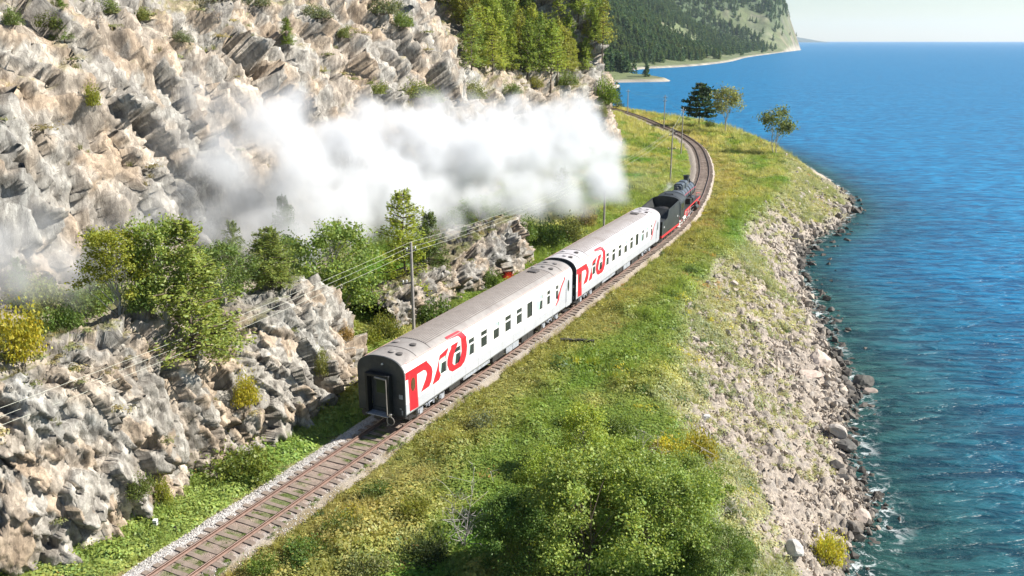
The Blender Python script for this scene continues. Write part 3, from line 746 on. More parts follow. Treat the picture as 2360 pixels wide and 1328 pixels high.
def make_coach(x, y, yaw, label, roofm, dirty):
    root = empty('passenger_coach', (x, y, 0), -yaw, label, 'railway coach', 'white and grey coaches of the train')
    # right-hand side wall with real window openings
    mb = MB()
    ss = sorted({0.0, L_} | {a for a, b_, k in WIN} | {b_ for a, b_, k in WIN})
    zz = [1.72, WZ0, WZ1, ZS]
    for a, b_ in zip(ss[:-1], ss[1:]):
        win = any(abs(a-q[0]) < 1e-6 for q in WIN)
        for z0, z1 in zip(zz[:-1], zz[1:]):
            if win and abs(z0-WZ0) < 1e-6: continue
            mb.add([(HW, a, z0), (HW, b_, z0), (HW, b_, z1), (HW, a, z1)], [(0, 1, 2, 3)])
    for a, b_, k in WIN:      # reveals
        d = HW-0.07
        mb.add([(HW, a, WZ0), (HW, b_, WZ0), (HW, b_, WZ1), (HW, a, WZ1), (d, a, WZ0), (d, b_, WZ0), (d, b_, WZ1), (d, a, WZ1)],
               [(0, 1, 5, 4), (1, 2, 6, 5), (2, 3, 7, 6), (3, 0, 4, 7)])
    mb.add([(-HW, 0, 1.72), (-HW, L_, 1.72), (-HW, L_, ZS), (-HW, 0, ZS)], [(0, 1, 2, 3)])
    # white shoulders of the roof, both sides
    half = [(HW, ZS)]+[p for p in RP if p[0] < HW-1e-4 and p[1] < 3.98]
    for sg in (1, -1):
        for p, q in zip(half[:-1], half[1:]):
            mb.add([(sg*p[0], 0, p[1]), (sg*p[0], L_, p[1]), (sg*q[0], L_, q[1]), (sg*q[0], 0, q[1])], [(0, 1, 2, 3)])
    body = mb.obj('body', M_white, root, smooth=True)
    # roof proper
    tp = [half[-1]]+[p for p in RP if p[1] >= 3.98]
    mb = MB(); pts = [(t, z) for t, z in tp] + [(-t, z) for t, z in tp[::-1][1:]]
    for p, q in zip(pts[:-1], pts[1:]): mb.add([(p[0], 0, p[1]), (p[0], L_, p[1]), (q[0], L_, q[1]), (q[0], 0, q[1])], [(0, 1, 2, 3)])
    roof = mb.obj('roof', roofm, root, smooth=True)
    # corrugations, cross seams, hatches, vents
    mb = MB()
    for k in range(-7, 8):
        t = k*0.135; z = prof_z(t); mb = MB(); mb.box(t-0.02, t+0.02, 3.1, L_-3.1, z-0.01, z+0.035); mb.obj('roof_rib', M_rib, roof)
    def seam(name, s, wdt=0.05, tmax=1.40, hgt=0.02, mat=M_seam):
        mb = MB(); tt = np.linspace(-tmax, tmax, 17)
        for a, b_ in zip(tt[:-1], tt[1:]):
            za, zb = prof_z(a)+hgt, prof_z(b_)+hgt
            mb.add([(a, s-wdt/2, za), (a, s+wdt/2, za), (b_, s+wdt/2, zb), (b_, s-wdt/2, zb), (a, s-wdt/2, za-.04), (a, s+wdt/2, za-.04), (b_, s+wdt/2, zb-.04), (b_, s-wdt/2, zb-.04)],
                   [(0, 1, 2, 3), (0, 3, 7, 4), (1, 2, 6, 5)])
        mb.obj(name, mat, roof)
    for s in (1.55, 3.05, L_-3.05, L_-1.5): seam('roof_seam', s)
    for s, t in ((0.75, 0.25), (0.75, 0.72), (2.3, 0.62), (2.3, -0.5), (L_-0.9, 0.5), (L_-0.8, -0.3), (L_-2.2, 0.1), (L_-2.3, 0.75), (L_-2.6, -0.6)):
        z = prof_z(t); mb = MB(); mb.tube((t, s, z-0.03), (t, s, z+0.07), 0.17, 0.15, 12); mb.tube((t, s, z+0.07), (t, s, z+0.11), 0.2, 0.1, 12); mb.obj('roof_vent', roofm if t < 0.6 else M_seam, roof, smooth=True)
    mb = MB(); z = prof_z(0.2); mb.box(-0.35, 0.35, L_-4.2, L_-3.5, z-.02, z+.12); mb.obj('roof_hatch', M_seam, roof, bevel=0.02)
    for sg in (1, -1):        # rain gutter: a faded red line
        t = half[-1][0]; z = half[-1][1]
        mb = MB(); mb.box(min(sg*(t-.03), sg*(t+.05)), max(sg*(t-.03), sg*(t+.05)), 0.4, L_-0.2, z-0.02, z+0.035); mb.obj('gutter', M_pink, root)
    mb = MB(); mb.tube((1.33, 0.3, prof_z(1.33)+.02), (1.33, L_-.3, prof_z(1.33)+.02), 0.018, n=6); mb.obj('handrail', M_pink, root)
    # grey lower band
    mb = MB()
    for sg in (1, -1): mb.add([(sg*HW, 0, 1.72), (sg*HW, L_, 1.72), (sg*(HW-.005), L_, 1.12), (sg*(HW-.005), 0, 1.12), (sg*(HW-.1), L_, 0.98), (sg*(HW-.1), 0, 0.98)], [(0, 1, 2, 3), (3, 2, 4, 5)])
    mb.obj('lower_panel', M_grey, root)
    # dark end walls with arch top
    full = [(HW, 0.98), (HW, 1.7)]+[(HW, ZS)]+[p for p in RP if p[0] < HW-1e-4]
    arch = full + [(-t, z) for t, z in full[::-1][1:]]
    for s0, s1, nm in ((-0.10, 0.0, 0), (L_, L_+0.10, 1)):
        mb = MB(); n = len(arch)
        A = [(t, s0, z) for t, z in arch]; Bv = [(t, s1, z) for t, z in arch]
        mb.add(A+Bv, [(k, (k+1) % n, n+(k+1) % n, n+k) for k in range(n)])
        # face in columns so that it stays planar and convex pieces
        outer = s0 if nm == 0 else s1
        dw, dz0, dz1 = 0.62, 1.18, 3.30
        cols = sorted({t for t, z in arch} | {-dw, dw})
        ztop = lambda t: prof_z(t)
        for a, b_ in zip(cols[:-1], cols[1:]):
            if a >= -dw-1e-6 and b_ <= dw+1e-6:
                mb.add([(a, outer, dz1), (b_, outer, dz1), (b_, outer, ztop(b_)), (a, outer, ztop(a))], [(0, 1, 2, 3)])
                mb.add([(a, outer, 0.98), (b_, outer, 0.98), (b_, outer, dz0), (a, outer, dz0)], [(0, 1, 2, 3)])
            else: mb.add([(a, outer, 0.98), (b_, outer, 0.98), (b_, outer, ztop(b_)), (a, outer, ztop(a))], [(0, 1, 2, 3)])
        ew = mb.obj('end_wall', M_end, root)
        # gangway: projecting bellows frame around a recessed door
        q = -1 if nm == 0 else 1
        y0 = outer; y1 = outer+q*0.42
        mb = MB()
        for t0, t1, z0, z1 in ((-0.78, -0.62, 1.08, 3.42), (0.62, 0.78, 1.08, 3.42), (-0.62, 0.62, 3.24, 3.42)): mb.box(t0, t1, min(y0, y1), max(y0, y1), z0, z1)
        gw = mb.obj('gangway', M_black, root, bevel=0.02)
        mb = MB(); mb.box(-0.60, 0.60, min(y0, y0-q*0.02), max(y0, y0-q*0.02)+0.001, 1.18, 3.24); mb.box(-0.28, 0.28, min(y0+q*.01, y0+q*.02), max(y0+q*.01, y0+q*.02), 2.2, 2.95, 1); mb.box(-.5, .5, min(y0+q*.01, y0+q*.025), max(y0+q*.01, y0+q*.025), 1.3, 1.36, 1)
        mb.obj('gangway_door', [M_end, M_glass], gw)
        mb = MB(); mb.box(-0.72, 0.74, min(y0, y0+q*0.55), max(y0, y0+q*0.55), 1.04, 1.08); mb.obj('footplate', M_bogie, gw)
        if nm == 0:
            mb = MB(); mb.tube((0.66, y1-.05, 3.22), (0.70, y1-.08, 0.55), 0.028, n=6); mb.tube((-0.1, y1-.02, 3.26), (0.66, y1-.02, 3.22), 0.05, n=6); mb.obj('gate_bar', M_pole, gw)
            mb = MB(); mb.lathe([(y1-.03, 0.0), (y1-.03, 0.235), (y1-.0, 0.235), (y1, 0.0)], 20, 'Y', (0.86, 0, 0.85), 0); d_ = mb.obj('tail_disc', M_black, root, smooth=True)
            mb = MB(); 
            for k in range(20):
                a, b_ = 2*math.pi*k/20, 2*math.pi*(k+1)/20
                mb.tube((0.86+.24*math.cos(a), y1-.04, .85+.24*math.sin(a)), (0.86+.24*math.cos(b_), y1-.04, .85+.24*math.sin(b_)), 0.022, n=5)
            mb.obj('disc_rim', M_pole, d_)
            mb = MB(); mb.box(0.78, 0.93, y1-.1, y1+.03, 1.1, 1.26); mb.obj('tail_lamp', M_rod, root, bevel=.02)
            mb = MB(); mb.lathe([(-.16, 0), (-.16, .05), (-.1, .06)], 10, 'Y', (0.15, 0, 3.92)); mb.obj('end_lamp', M_lrim, root)
            for q_ in ((1.18, 1.42, 2.05, 2.3), (1.2, 1.32, 1.42, 1.5), (1.32, 1.40, 1.12, 1.38)): mb = MB(); mb.box(q_[0], q_[1], -.118, -.103, q_[2], q_[3]); mb.obj('stencil_mark', M_bogie, root)
        # coupler and buffers
        mb = MB(); mb.box(-0.16, 0.16, min(outer, outer+q*.45), max(outer, outer+q*.45), 0.92-.0, 1.17-.15); mb.box(-.22, .22, min(outer+q*.35, outer+q*.5), max(outer+q*.35, outer+q*.5), .82, 1.14-.1); mb.obj('coupler', M_under, root, bevel=.02)
        for t in (-0.95, 0.95) if nm == 0 else ():
            mb = MB(); mb.tube((t, outer, .98), (t, outer+q*.28, .98), .09, n=10); mb.tube((t, outer+q*.28, .98), (t, outer+q*.33, .98), .2, n=14)
            if t < 0: mb.obj('buffer', M_under, root)
    # doors
    mb = MB(); mb.box(HW-.02, HW+.012, 22.42, 23.28, 1.05, 3.35); dr = mb.obj('side_door', M_grey, root, bevel=0.006)
    def oval(name, sc_, zc, rs, rz, mat, par, th):
        poly = [(sc_+rs*math.cos(2*math.pi*k/20), zc+rz*math.sin(2*math.pi*k/20)) for k in range(20)]
        return decal(name, poly, mat, par, th)
    oval('door_window', 22.83, 2.70, .17, .46, M_glass, dr, .018)
    mb = MB(); mb.tube((HW+.05, 22.36, 1.5), (HW+.05, 22.36, 2.6), .015, n=6); mb.obj('door_handrail', M_rod, root)
    # markings: red emblem at the near end, grey panel and red wave at the far end
    for k, poly in enumerate(LOGO):
        decal('emblem', poly, M_red, root)
    dr2 = oval('door_window', 0.74, 2.68, .22, .40, M_brown, root, .016)
    mb = MB(); mb.box(HW+.0, HW+.009, .40, .42, 1.15, 3.4); mb.box(HW+.0, HW+.009, 1.16, 1.18, 1.15, 3.1); mb.obj('door_gap', M_seam, root)
    decal('grey_end_panel', [(20.40, 1.70), (20.85, 2.05), (21.05, 2.45), (21.45, 2.95), (21.95, 3.40), (23.6, 3.41), (23.6, 1.70)], M_grey, root, .004)
    sw = [(20.33, 1.74), (20.72, 2.02), (20.92, 2.42), (21.25, 2.88), (21.60, 3.20), (22.05, 3.50), (22.15, 3.40), (21.80, 3.12), (21.48, 2.82), (21.16, 2.36), (21.02, 2.0), (20.55, 1.72)]
    decal('red_wave', sw, M_red, root, .008)
    # windows
    for i, (a, b_, kind) in enumerate(WIN):
        mb = MB(); d = HW-0.05; f = 0.035
        for t0, t1, z0, z1 in ((a, a+f, WZ0, WZ1), (b_-f, b_, WZ0, WZ1), (a+f, b_-f, WZ0, WZ0+f), (a+f, b_-f, WZ1-f, WZ1)): mb.box(d-.03, d+.02, t0, t1, z0, z1)
        if kind != 2: mb.box(d-.03, d+.03, a+f, b_-f, 2.84, 2.93)
        wo = mb.obj('window', M_white if kind != 2 else M_seam, root)
        mb = MB(); mb.box(d-.035, d-.01, a+f, b_-f, WZ0+f, (2.84 if kind != 2 else WZ1-f)); mb.obj('pane', M_glass, wo)
        if kind != 2:
            mb = MB(); mb.box(d-.035, d-.01, a+f, b_-f, 2.93, WZ1-f); mb.obj('pane', M_glass if (i*7+dirty) % 4 else M_mint, wo)
        if i in (0, 1, 2, 8):      # mint sun blinds hung in part of the opening
            q = a+f+(b_-a)*(.35 if i != 8 else .45)
            mb = MB(); mb.add([(d+.0, a+f, WZ0+f), (d+.0, a+f+.12, WZ0+f), (d+.0, q, 2.84), (d+.0, a+f, 2.84)], [(0, 1, 2, 3)]); mb.obj('blind', M_mint, wo)
    mb = MB(); mb.box(HW-.09, HW-.07, .3, L_-.3, 1.75, ZS); mb.obj('inner_wall', M_black, root)
    if True:
        mb = MB(); mb.box(HW+.0, HW+.006, 17.06, 17.42, 2.2, 3.0); mb.obj('mint_panel', M_mint, root)
    for q_ in (1.30, 2.95, 4.90, 6.66, 8.3, 9.93, 11.62, 13.3, 15.0, 16.8, 18.5, 19.9):
        mb = MB(); mb.box(HW+.0, HW+.003, q_-.008, q_+.008, 1.14, 3.40); mb.obj('panel_seam', M_seaml, root)
    # underframe, boxes
    mb = MB(); mb.box(-1.25, 1.25, .1, L_-.1, .88, 1.0); mb.box(-.18, .18, .3, L_-.3, .62, .88); mb.obj('underframe', M_under, root)
    for s0, s1, z0, t in ((6.6, 10.1, .72, M_bogie), (12.48, 14.40, .50, M_bogie), (4.9, 6.2, .62, M_under), (10.5, 12.1, .55, M_under), (14.9, 16.8, .5, M_under)):
        mb = MB(); mb.box(.62, 1.40, s0, s1, z0, .97)
        if s1-s0 > 1.5: mb.box(1.40, 1.415, s0+(s1-s0)*.5-.02, s0+(s1-s0)*.5+.02, z0, .97)
        ob = mb.obj('equipment_box', t, root, bevel=.02)
        mb = MB(); mb.box(-1.40, -.62, s0, s1, z0, .97); mb.obj('equipment_box', M_under, root)
    for q_ in ((1.3, 1.0, 6.4), (1.36, 10.2, 12.4)): mb = MB(); mb.tube((q_[0], q_[1], .93), (q_[0], q_[2], .93), .03, n=6); mb.obj('brake_pipe', M_bogie, root)
    for s in (3.25, L_-3.25):
        bg_ = empty('bogie', (0, s, 0)); bg_.parent = root
        for dy_ in (-1.2, 1.2):
            for sg in (-1, 1):
                mb = MB(); mb.lathe([(sg*.80-.065, .0), (sg*.80-.065, .475), (sg*.80+.065, .475), (sg*.80+.065, .0)], 24, 'X', (0, dy_, .475)); mb.obj('wheel', M_wheel, bg_, smooth=True)
            mb = MB(); mb.tube((-1.1, dy_, .475), (1.1, dy_, .475), .07, n=8); mb.obj('axle', M_wheel, bg_)
        for sg in (-1, 1):
            mb = MB(); x0, x1 = (1.0, 1.12) if sg > 0 else (-1.12, -1.0)
            for p, q in (((-1.75, .78), (-1.0, .80)), ((-1.0, .80), (-.5, .60)), ((-.5, .60), (.5, .60)), ((.5, .60), (1.0, .80)), ((1.0, .80), (1.75, .78))):
                mb.tube(((x0+x1)/2, p[0], p[1]), ((x0+x1)/2, q[0], q[1]), .075, n=6)
            for dy_ in (-1.2, 1.2): mb.box(x0-.03, x1+.07, dy_-.16, dy_+.16, .34, .62)
            mb.obj('side_frame', M_bogie, bg_)
            for dy_ in (-1.42, -.98, .98, 1.42, -.25, .25):
                mb = MB()
                for k in range(6): mb.tube(((x0+x1)/2+sg*.02, dy_, .42+.06*k), ((x0+x1)/2+sg*.02, dy_, .455+.06*k), .085, n=10)
                mb.obj('spring', M_bogie, bg_)
            for q_ in (-1, 1): mb = MB(); mb.tube(((x0+x1)/2+sg*.09, q_*.6, .5), ((x0+x1)/2+sg*.09, q_*.15, .85), .03, n=6); mb.obj('damper', M_rod, bg_)
    # steps
    for s in (.75, L_-.75):
        mb = MB(); mb.box(1.1, 1.45, s-.35, s+.35, .62, .66); mb.box(1.42, 1.45, s-.38, s-.35, .62, 1.0); mb.box(1.42, 1.45, s+.35, s+.38, .62, 1.0); mb.obj('door_step', M_under, root)
    return root
CA = make_coach(-7.193, 44.194, .461, 'white railway coach with black open end, rear coach, nearest the rocks', M_roof1, 0)
CB = make_coach(3.701, 66.172, .443, 'white railway coach with pale roof coupled between the rear coach and the tender', M_roof2, 1)

# ------------------------------------------------------------------ tender and locomotive
def track_s_of(x, y):
    return TRs[np.argmin((TR[:, 0]-x)**2+(TR[:, 1]-y)**2)]
s_end2 = track_s_of(3.701+23.6*math.sin(.443), 66.172+23.6*math.cos(.443))
def place_on_track(s0, length):
    xa, ya, _, _ = track(np.array(s0)); xb, yb, _, _ = track(np.array(s0+length))
    return float(xa), float(ya), math.atan2(float(xb-xa), float(yb-ya))
def wheelset(parent, s, r, mat, rim=None, x=0.80, spokes=0, name='wheel'):
    for sg in (-1, 1):
        mb = MB(); c = (0, s, r)
        if spokes:
            n = 28; mb.lathe([(sg*x-.06, r-.09), (sg*x-.06, r), (sg*x+.06, r), (sg*x+.06, r-.09), (sg*x-.06, r-.09)], n, 'X', c, 1)
            mb.lathe([(sg*x-.08, 0), (sg*x-.08, .14), (sg*x+.10, .14), (sg*x+.10, 0)], 12, 'X', c, 0)
            for k in range(spokes):
                a = 2*math.pi*k/spokes; mb.tube((sg*x, s+.1*math.cos(a), r+.1*math.sin(a)), (sg*x, s+(r-.07)*math.cos(a), r+(r-.07)*math.sin(a)), .045, .03, 5, mi=0)
            mb.box(sg*x-.055, sg*x+.055, s-.28, s+.28, r-r*.62, r-r*.28, 0)
            mb.obj(name, [mat, rim or mat], parent)
        else:
            mb.lathe([(sg*x-.065, 0), (sg*x-.065, r), (sg*x+.065, r), (sg*x+.065, 0)], 22, 'X', c); mb.obj(name, mat, parent, smooth=True)
    mb = MB(); mb.tube((-x, s, r), (x, s, r), .08, n=8); mb.obj('axle', mat, parent)
TL = 7.5
x, y, a = place_on_track(s_end2+1.0, TL)
T = empty('tender', (x, y, 0), -a, 'black coal tender with red sole bar coupled ahead of the white coaches', 'tender')
mb = MB()
LOWZ, HIGHZ = 2.75, 3.95
# side plates: low at the rear water deck, stepping up with a curve to the coal space
sidep = [(0, 1.25), (TL, 1.25), (TL, HIGHZ), (2.55, 3.62), (2.45, 3.40), (2.30, 3.05), (2.05, 2.85), (1.7, LOWZ), (0, LOWZ)]
for sg in (-1, 1):
    t0, t1 = (1.50, 1.55) if sg > 0 else (-1.55, -1.50)
    n = len(sidep); bm = bmesh.new()
    vs = [(t0, p[0], p[1]) for p in sidep]+[(t1, p[0], p[1]) for p in sidep]
    mb.add(vs, [tuple(range(n)), tuple(range(2*n-1, n-1, -1))]+[(k, (k+1) % n, n+(k+1) % n, n+k) for k in range(n)])
mb.box(-1.5, 1.5, 0, .05, 1.25, LOWZ); mb.box(-1.5, 1.5, .05, 2.5, LOWZ-.12, LOWZ-.08)
tb = mb.obj('tank', M_lblack, T)
mb = MB()      # coal bunker: sloping plates and arched front shield
mb.add([(-1.5, 2.45, LOWZ-.1), (1.5, 2.45, LOWZ-.1), (1.5, 3.4, 3.55), (-1.5, 3.4, 3.55)], [(0, 1, 2, 3)])
mb.add([(-1.5, 3.4, 3.55), (1.5, 3.4, 3.55), (.95, 4.1, 2.9), (-.95, 4.1, 2.9)], [(0, 1, 2, 3)])
mb.add([(1.5, 3.4, 3.55), (1.5, TL-.3, 3.78), (.95, TL-.6, 2.7), (.95, 4.1, 2.9)], [(0, 1, 2, 3)])
mb.add([(-1.5, 3.4, 3.55), (-1.5, TL-.3, 3.78), (-.95, TL-.6, 2.7), (-.95, 4.1, 2.9)], [(0, 1, 2, 3)])
mb.add([(-.95, 4.1, 2.9), (.95, 4.1, 2.9), (.95, TL-.6, 2.7), (-.95, TL-.6, 2.7)], [(0, 1, 2, 3)])
arc = [(1.5*math.cos(math.pi*k/14), 3.82+.42*math.sin(math.pi*k/14)) for k in range(15)]
n = len(arc)
mb.add([(p[0], TL-.30, p[1]) for p in arc]+[(p[0], TL-.22, p[1]) for p in arc]+[(-1.5, TL-.3, 2.9), (1.5, TL-.3, 2.9)], [tuple(range(n))+(2*n, 2*n+1), tuple(range(2*n-1, n-1, -1))]+[(k, k+1, n+k+1, n+k) for k in range(n-1)])
mb.obj('coal_bunker', M_lblack, T)
V, Fm = [], []
hx = np.linspace(-1.1, 1.1, 22); hy = np.linspace(4.0, TL-.5, 44); X, Y = np.meshgrid(hx, hy, indexing='ij')
ZZ = 2.95+0.32*np.exp(-((X/.8)**2)-((Y-5.6)/1.5)**2)+0.13*np.array(fbm(np.stack([X.ravel()*4, Y.ravel()*4, X.ravel()*0], 1), 3, 5)).reshape(X.shape)
link('coal', np_mesh('coal', np.stack([X.ravel(), Y.ravel(), ZZ.ravel()], 1), grid_faces(22, 44), M_coal), T, kind='stuff')
mb = MB(); mb.tube((0, 1.2, LOWZ-.1), (0, 1.2, LOWZ+.16), .38, n=16); mb.obj('water_hatch', M_lblack, T, smooth=True)
mb = MB()
for sg in (-1, 1): mb.box(min(sg*1.42, sg*1.57), max(sg*1.42, sg*1.57), -.05, TL+.05, 1.02, 1.25)
mb.box(-1.42, 1.42, -.1, -.05, .95, 1.25); mb.obj('sole_bar', M_lred, T)
mb = MB(); mb.box(-1.2, 1.2, .1, TL-.1, .9, 1.1); mb.obj('frame', M_under, T)
for s in (.85, 6.7):
    mb = MB(); mb.lathe([(1.551, .0), (1.551, .11), (1.56, .11), (1.56, 0)], 12, 'X', (0, s, 2.05 if s < 2 else 2.2)); mb.obj('side_lamp', M_lrim, T)
mb = MB(); mb.tube((1.6, .1, 1.3), (1.6, .1, 2.7), .02, n=6); mb.tube((1.6, TL-.08, 1.3), (1.6, TL-.08, 3.6), .02, n=6); mb.obj('handrail', M_rod, T)
for s in (1.7, 5.8):
    bg_ = empty('bogie', (0, s, 0)); bg_.parent = T
    for d in (-.95, .95): wheelset(bg_, d, .5, M_wheel)
    for sg in (-1, 1):
        mb = MB(); c = sg*1.08; mb.box(c-.06, c+.06, -1.5, 1.5, .5, .72); mb.box(c-.1, c+.1, -1.12, -.78, .35, .68); mb.box(c-.1, c+.1, .78, 1.12, .35, .68); mb.box(c-.09, c+.09, -.3, .3, .4, .85); mb.obj('side_frame', M_lred if sg < 0 else M_under, bg_)
# locomotive
LL = 13.4
x, y, a = place_on_track(s_end2+1.0+TL+.45, LL)
E_ = empty('steam_locomotive', (x, y, 0), -a, 'dark steam locomotive with red wheels leading the train', 'locomotive')
E_.scale.y = 1.07
AX = 3.02
mb = MB(); mb.lathe([(2.2, 0), (2.2, .98), (5.0, .96), (5.02, .92), (9.2, .86), (9.22, .90), (11.9, .90), (11.92, .97), (12.0, .97), (12.02, .82), (12.12, .6), (12.2, 0)], 28, 'Y', (0, 0, AX))
mb.obj('boiler', M_boiler, E_, smooth=True)
for s in (3.4, 4.9, 6.4, 7.8, 9.2, 10.6):
    rr = .99 if s < 5 else (.93 if s < 9.3 else .925)
    mb = MB(); mb.lathe([(s, rr-.02), (s, rr), (s+.06, rr), (s+.06, rr-.02)], 28, 'Y', (0, 0, AX)); mb.obj('boiler_band', M_lblack, E_, smooth=True)
# casing along the top that joins the domes, then chimney
mb = MB()
def hump(mb, y0, y1, hw, z0, z1, rr=.18):
    pr = [(-hw, z0), (-hw, z1-rr), (-hw+rr*.6, z1-rr*.2), (-hw*.4, z1), (hw*.4, z1), (hw-rr*.6, z1-rr*.2), (hw, z1-rr), (hw, z0)]
    mb.prism(pr, y0, y1, 'Y')
hump(mb, 5.6, 9.3, .42, 3.7, 4.42); hump(mb, 5.9, 7.1, .52, 3.6, 4.56); hump(mb, 7.9, 9.1, .50, 3.6, 4.52)
mb.obj('dome_casing', M_boiler, E_, bevel=.03)
mb = MB(); mb.lathe([(3.7, .48), (3.95, .36), (4.0, .33), (4.72, .35), (4.74, .41), (4.84, .41), (4.84, .27), (4.3, .27)], 20, 'Z', (0, 10.75, 0)); mb.obj('chimney', M_lblack, E_, smooth=True)
mb = MB(); mb.lathe([(3.85, .22), (4.2, .2), (4.3, .1), (4.32, 0)], 12, 'Z', (0, 5.1, 0)); mb.obj('safety_valve', M_lblack, E_, smooth=True)
mb = MB(); mb.box(-.28, .28, 11.2, 11.7, 3.85, 4.2); mb.tube((.34, 11.3, 3.7), (.34, 11.3, 4.35), .06, n=8); mb.obj('feedwater_box', M_lblack, E_, bevel=.02)
mb = MB(); mb.tube((0, 12.05, 4.05), (0, 12.4, 4.05), .18, n=14); mb.obj('headlamp', M_lblack, E_, smooth=True)
# cab
mb = MB()
for sg in (-1, 1):
    c0, c1 = (1.48, 1.53) if sg > 0 else (-1.53, -1.48)
    mb.box(c0, c1, .1, .5, 1.5, 3.45); mb.box(c0, c1, 1.9, 2.5, 1.5, 3.45); mb.box(c0, c1, .5, 1.9, 1.5, 2.45); mb.box(c0, c1, .5, 1.9, 3.15, 3.45); mb.box(c0, c1, 1.16, 1.24, 2.45, 3.15)
mb.box(-1.48, 1.48, 2.44, 2.5, 1.5, 3.45)
cab = mb.obj('cab', M_lblack, E_)
arc = [(1.60*math.cos(math.pi*k/16), 3.42+.80*math.sin(math.pi*k/16)) for k in range(17)]; n = 17
mb = MB(); inner = [(p[0]*.965, p[1]-.05) for p in arc]
q0, q1 = -.55, 2.75
vs = [(p[0], q0, p[1]) for p in arc]+[(p[0], q1, p[1]) for p in arc]+[(p[0], q0, p[1]) for p in inner]+[(p[0], q1, p[1]) for p in inner]
fs = []
for k in range(n-1): fs += [(k, k+1, n+k+1, n+k), (2*n+k, 3*n+k, 3*n+k+1, 2*n+k+1), (k, 2*n+k, 2*n+k+1, k+1), (n+k, n+k+1, 3*n+k+1, 3*n+k)]
mb.add(vs, fs); cr_ = mb.obj('cab_roof', M_lblack, cab, smooth=True)
mb = MB(); mb.box(-.5, .5, .6, 1.5, 4.15, 4.28); mb.box(-.45, .45, -.2, .35, 4.13, 4.20); mb.obj('roof_hatch', M_lblack, cab, bevel=.02)
mb = MB()
for k in range(n-1):
    if 1 <= k <= n-3:
        for s in (.0, 2.2):
            p, q = arc[k], arc[k+1]; mb.tube((p[0], s, p[1]+.015), (q[0], s, q[1]+.015), .022, n=5, caps=False)
mb.obj('roof_rib', M_boiler, cab)
mb = MB(); mb.box(1.5, 1.515, .55, 1.14, 2.47, 3.13); mb.obj('cab_window', M_glass, cab); mb = MB(); mb.box(1.5, 1.515, 1.26, 1.86, 2.47, 3.13); mb.obj('cab_window', M_glass, cab)
# running boards with red edge, handrails
for sg in (-1, 1):
    mb = MB(); mb.box(min(sg*.8, sg*1.55), max(sg*.8, sg*1.55), 2.5, 12.4, 1.98, 2.03, 0); mb.box(min(sg*1.545, sg*1.575), max(sg*1.545, sg*1.575), 2.5, 12.45, 1.90, 2.06, 1)
    mb.obj('running_board', [M_lblack, M_lred], E_)
    mb = MB(); mb.tube((sg*.98, 3.0, 3.4), (sg*.98, 11.8, 3.3), .025, n=6); mb.tube((sg*1.5, 9.8, 2.9), (sg*1.5, 12.9, 2.35), .03, n=6); mb.tube((sg*1.5, 9.8, 2.06), (sg*1.5, 9.8, 2.9), .025, n=6); mb.obj('handrail', M_lred, E_)
mb = MB(); mb.box(.75, 1.4, 6.6, 7.5, 2.05, 2.7); mb.tube((1.15, 8.2, 2.4), (1.15, 9.6, 2.4), .28, n=12); mb.obj('air_pump', M_lblack, E_, bevel=.02)
# frames and wheels
mb = MB(); mb.box(-.6, .6, .2, 12.6, .75, 1.6); mb.box(-.85, .85, .1, 2.4, .9, 1.5); mb.obj('main_frame', M_lred, E_)
for k in range(5): wheelset(E_, 3.4+k*1.48, .66, M_lred, M_lrim, spokes=12, name='driving_wheel')
wheelset(E_, 11.75, .45, M_lred, M_lrim, spokes=9, name='leading_wheel')
for sg in (-1, 1):
    mb = MB(); c = sg*.98
    mb.box(c-.035, c+.035, 3.3, 9.5, .34, .45); mb.obj('coupling_rod', M_rod, E_)
    mb = MB(); mb.tube((sg*1.12, 6.36, .42), (sg*1.12, 9.9, .72), .055, n=6); mb.tube((sg*1.12, 9.9, .72), (sg*1.12, 10.7, .72), .045, n=6); mb.tube((sg*1.2, 6.4, .8), (sg*1.2, 8.6, 1.3), .03, n=6); mb.tube((sg*1.2, 8.6, 1.3), (sg*1.2, 10.3, 1.2), .03, n=6); mb.obj('main_rod', M_rod, E_)
    mb = MB(); mb.tube((sg*1.15, 10.7, .78), (sg*1.15, 12.0, .78), .40, n=20); mb.tube((sg*1.15, 10.8, 1.32), (sg*1.15, 11.9, 1.32), .2, n=16); mb.box(min(sg*.75, sg*1.3), max(sg*.75, sg*1.3), 10.8, 11.9, .8, 1.9); mb.obj('cylinder_block', M_lblack, E_, smooth=True)
    mb = MB(); mb.tube((sg*1.35, .2, 1.45), (sg*1.35, .2, .55), .025, n=6); mb.tube((sg*1.35, .8, 1.45), (sg*1.35, .8, .55), .025, n=6)
    for q in (.6, .9, 1.2): mb.box(min(sg*1.2, sg*1.5), max(sg*1.2, sg*1.5), .2, .8, q, q+.03)
    mb.obj('cab_steps', M_lred if sg < 0 else M_lrim, E_)
    mb = MB(); mb.tube((sg*1.4, 2.7, .9), (sg*1.4, 2.7, 2.0), .03, n=6); mb.tube((sg*1.25, 2.9, 1.0), (sg*1.25, 4.2, 1.0), .16, n=12); mb.obj('injector', M_lrim, E_, smooth=True)
mb = MB(); mb.box(-1.5, 1.5, 12.55, 12.75, .85, 1.35); mb.box(-1.3, 1.3, 12.0, 12.6, 1.35, 1.42); mb.tube((-1.35, 12.7, .35), (0, 13.35, .2), .05, n=6); mb.tube((1.35, 12.7, .35), (0, 13.35, .2), .05, n=6)
for k in range(-3, 4): mb.tube((k*.38, 12.72, .9), (k*.36, 12.75+(3-abs(k))*.2, .22), .03, n=5)
mb.obj('buffer_beam', M_lred, E_)

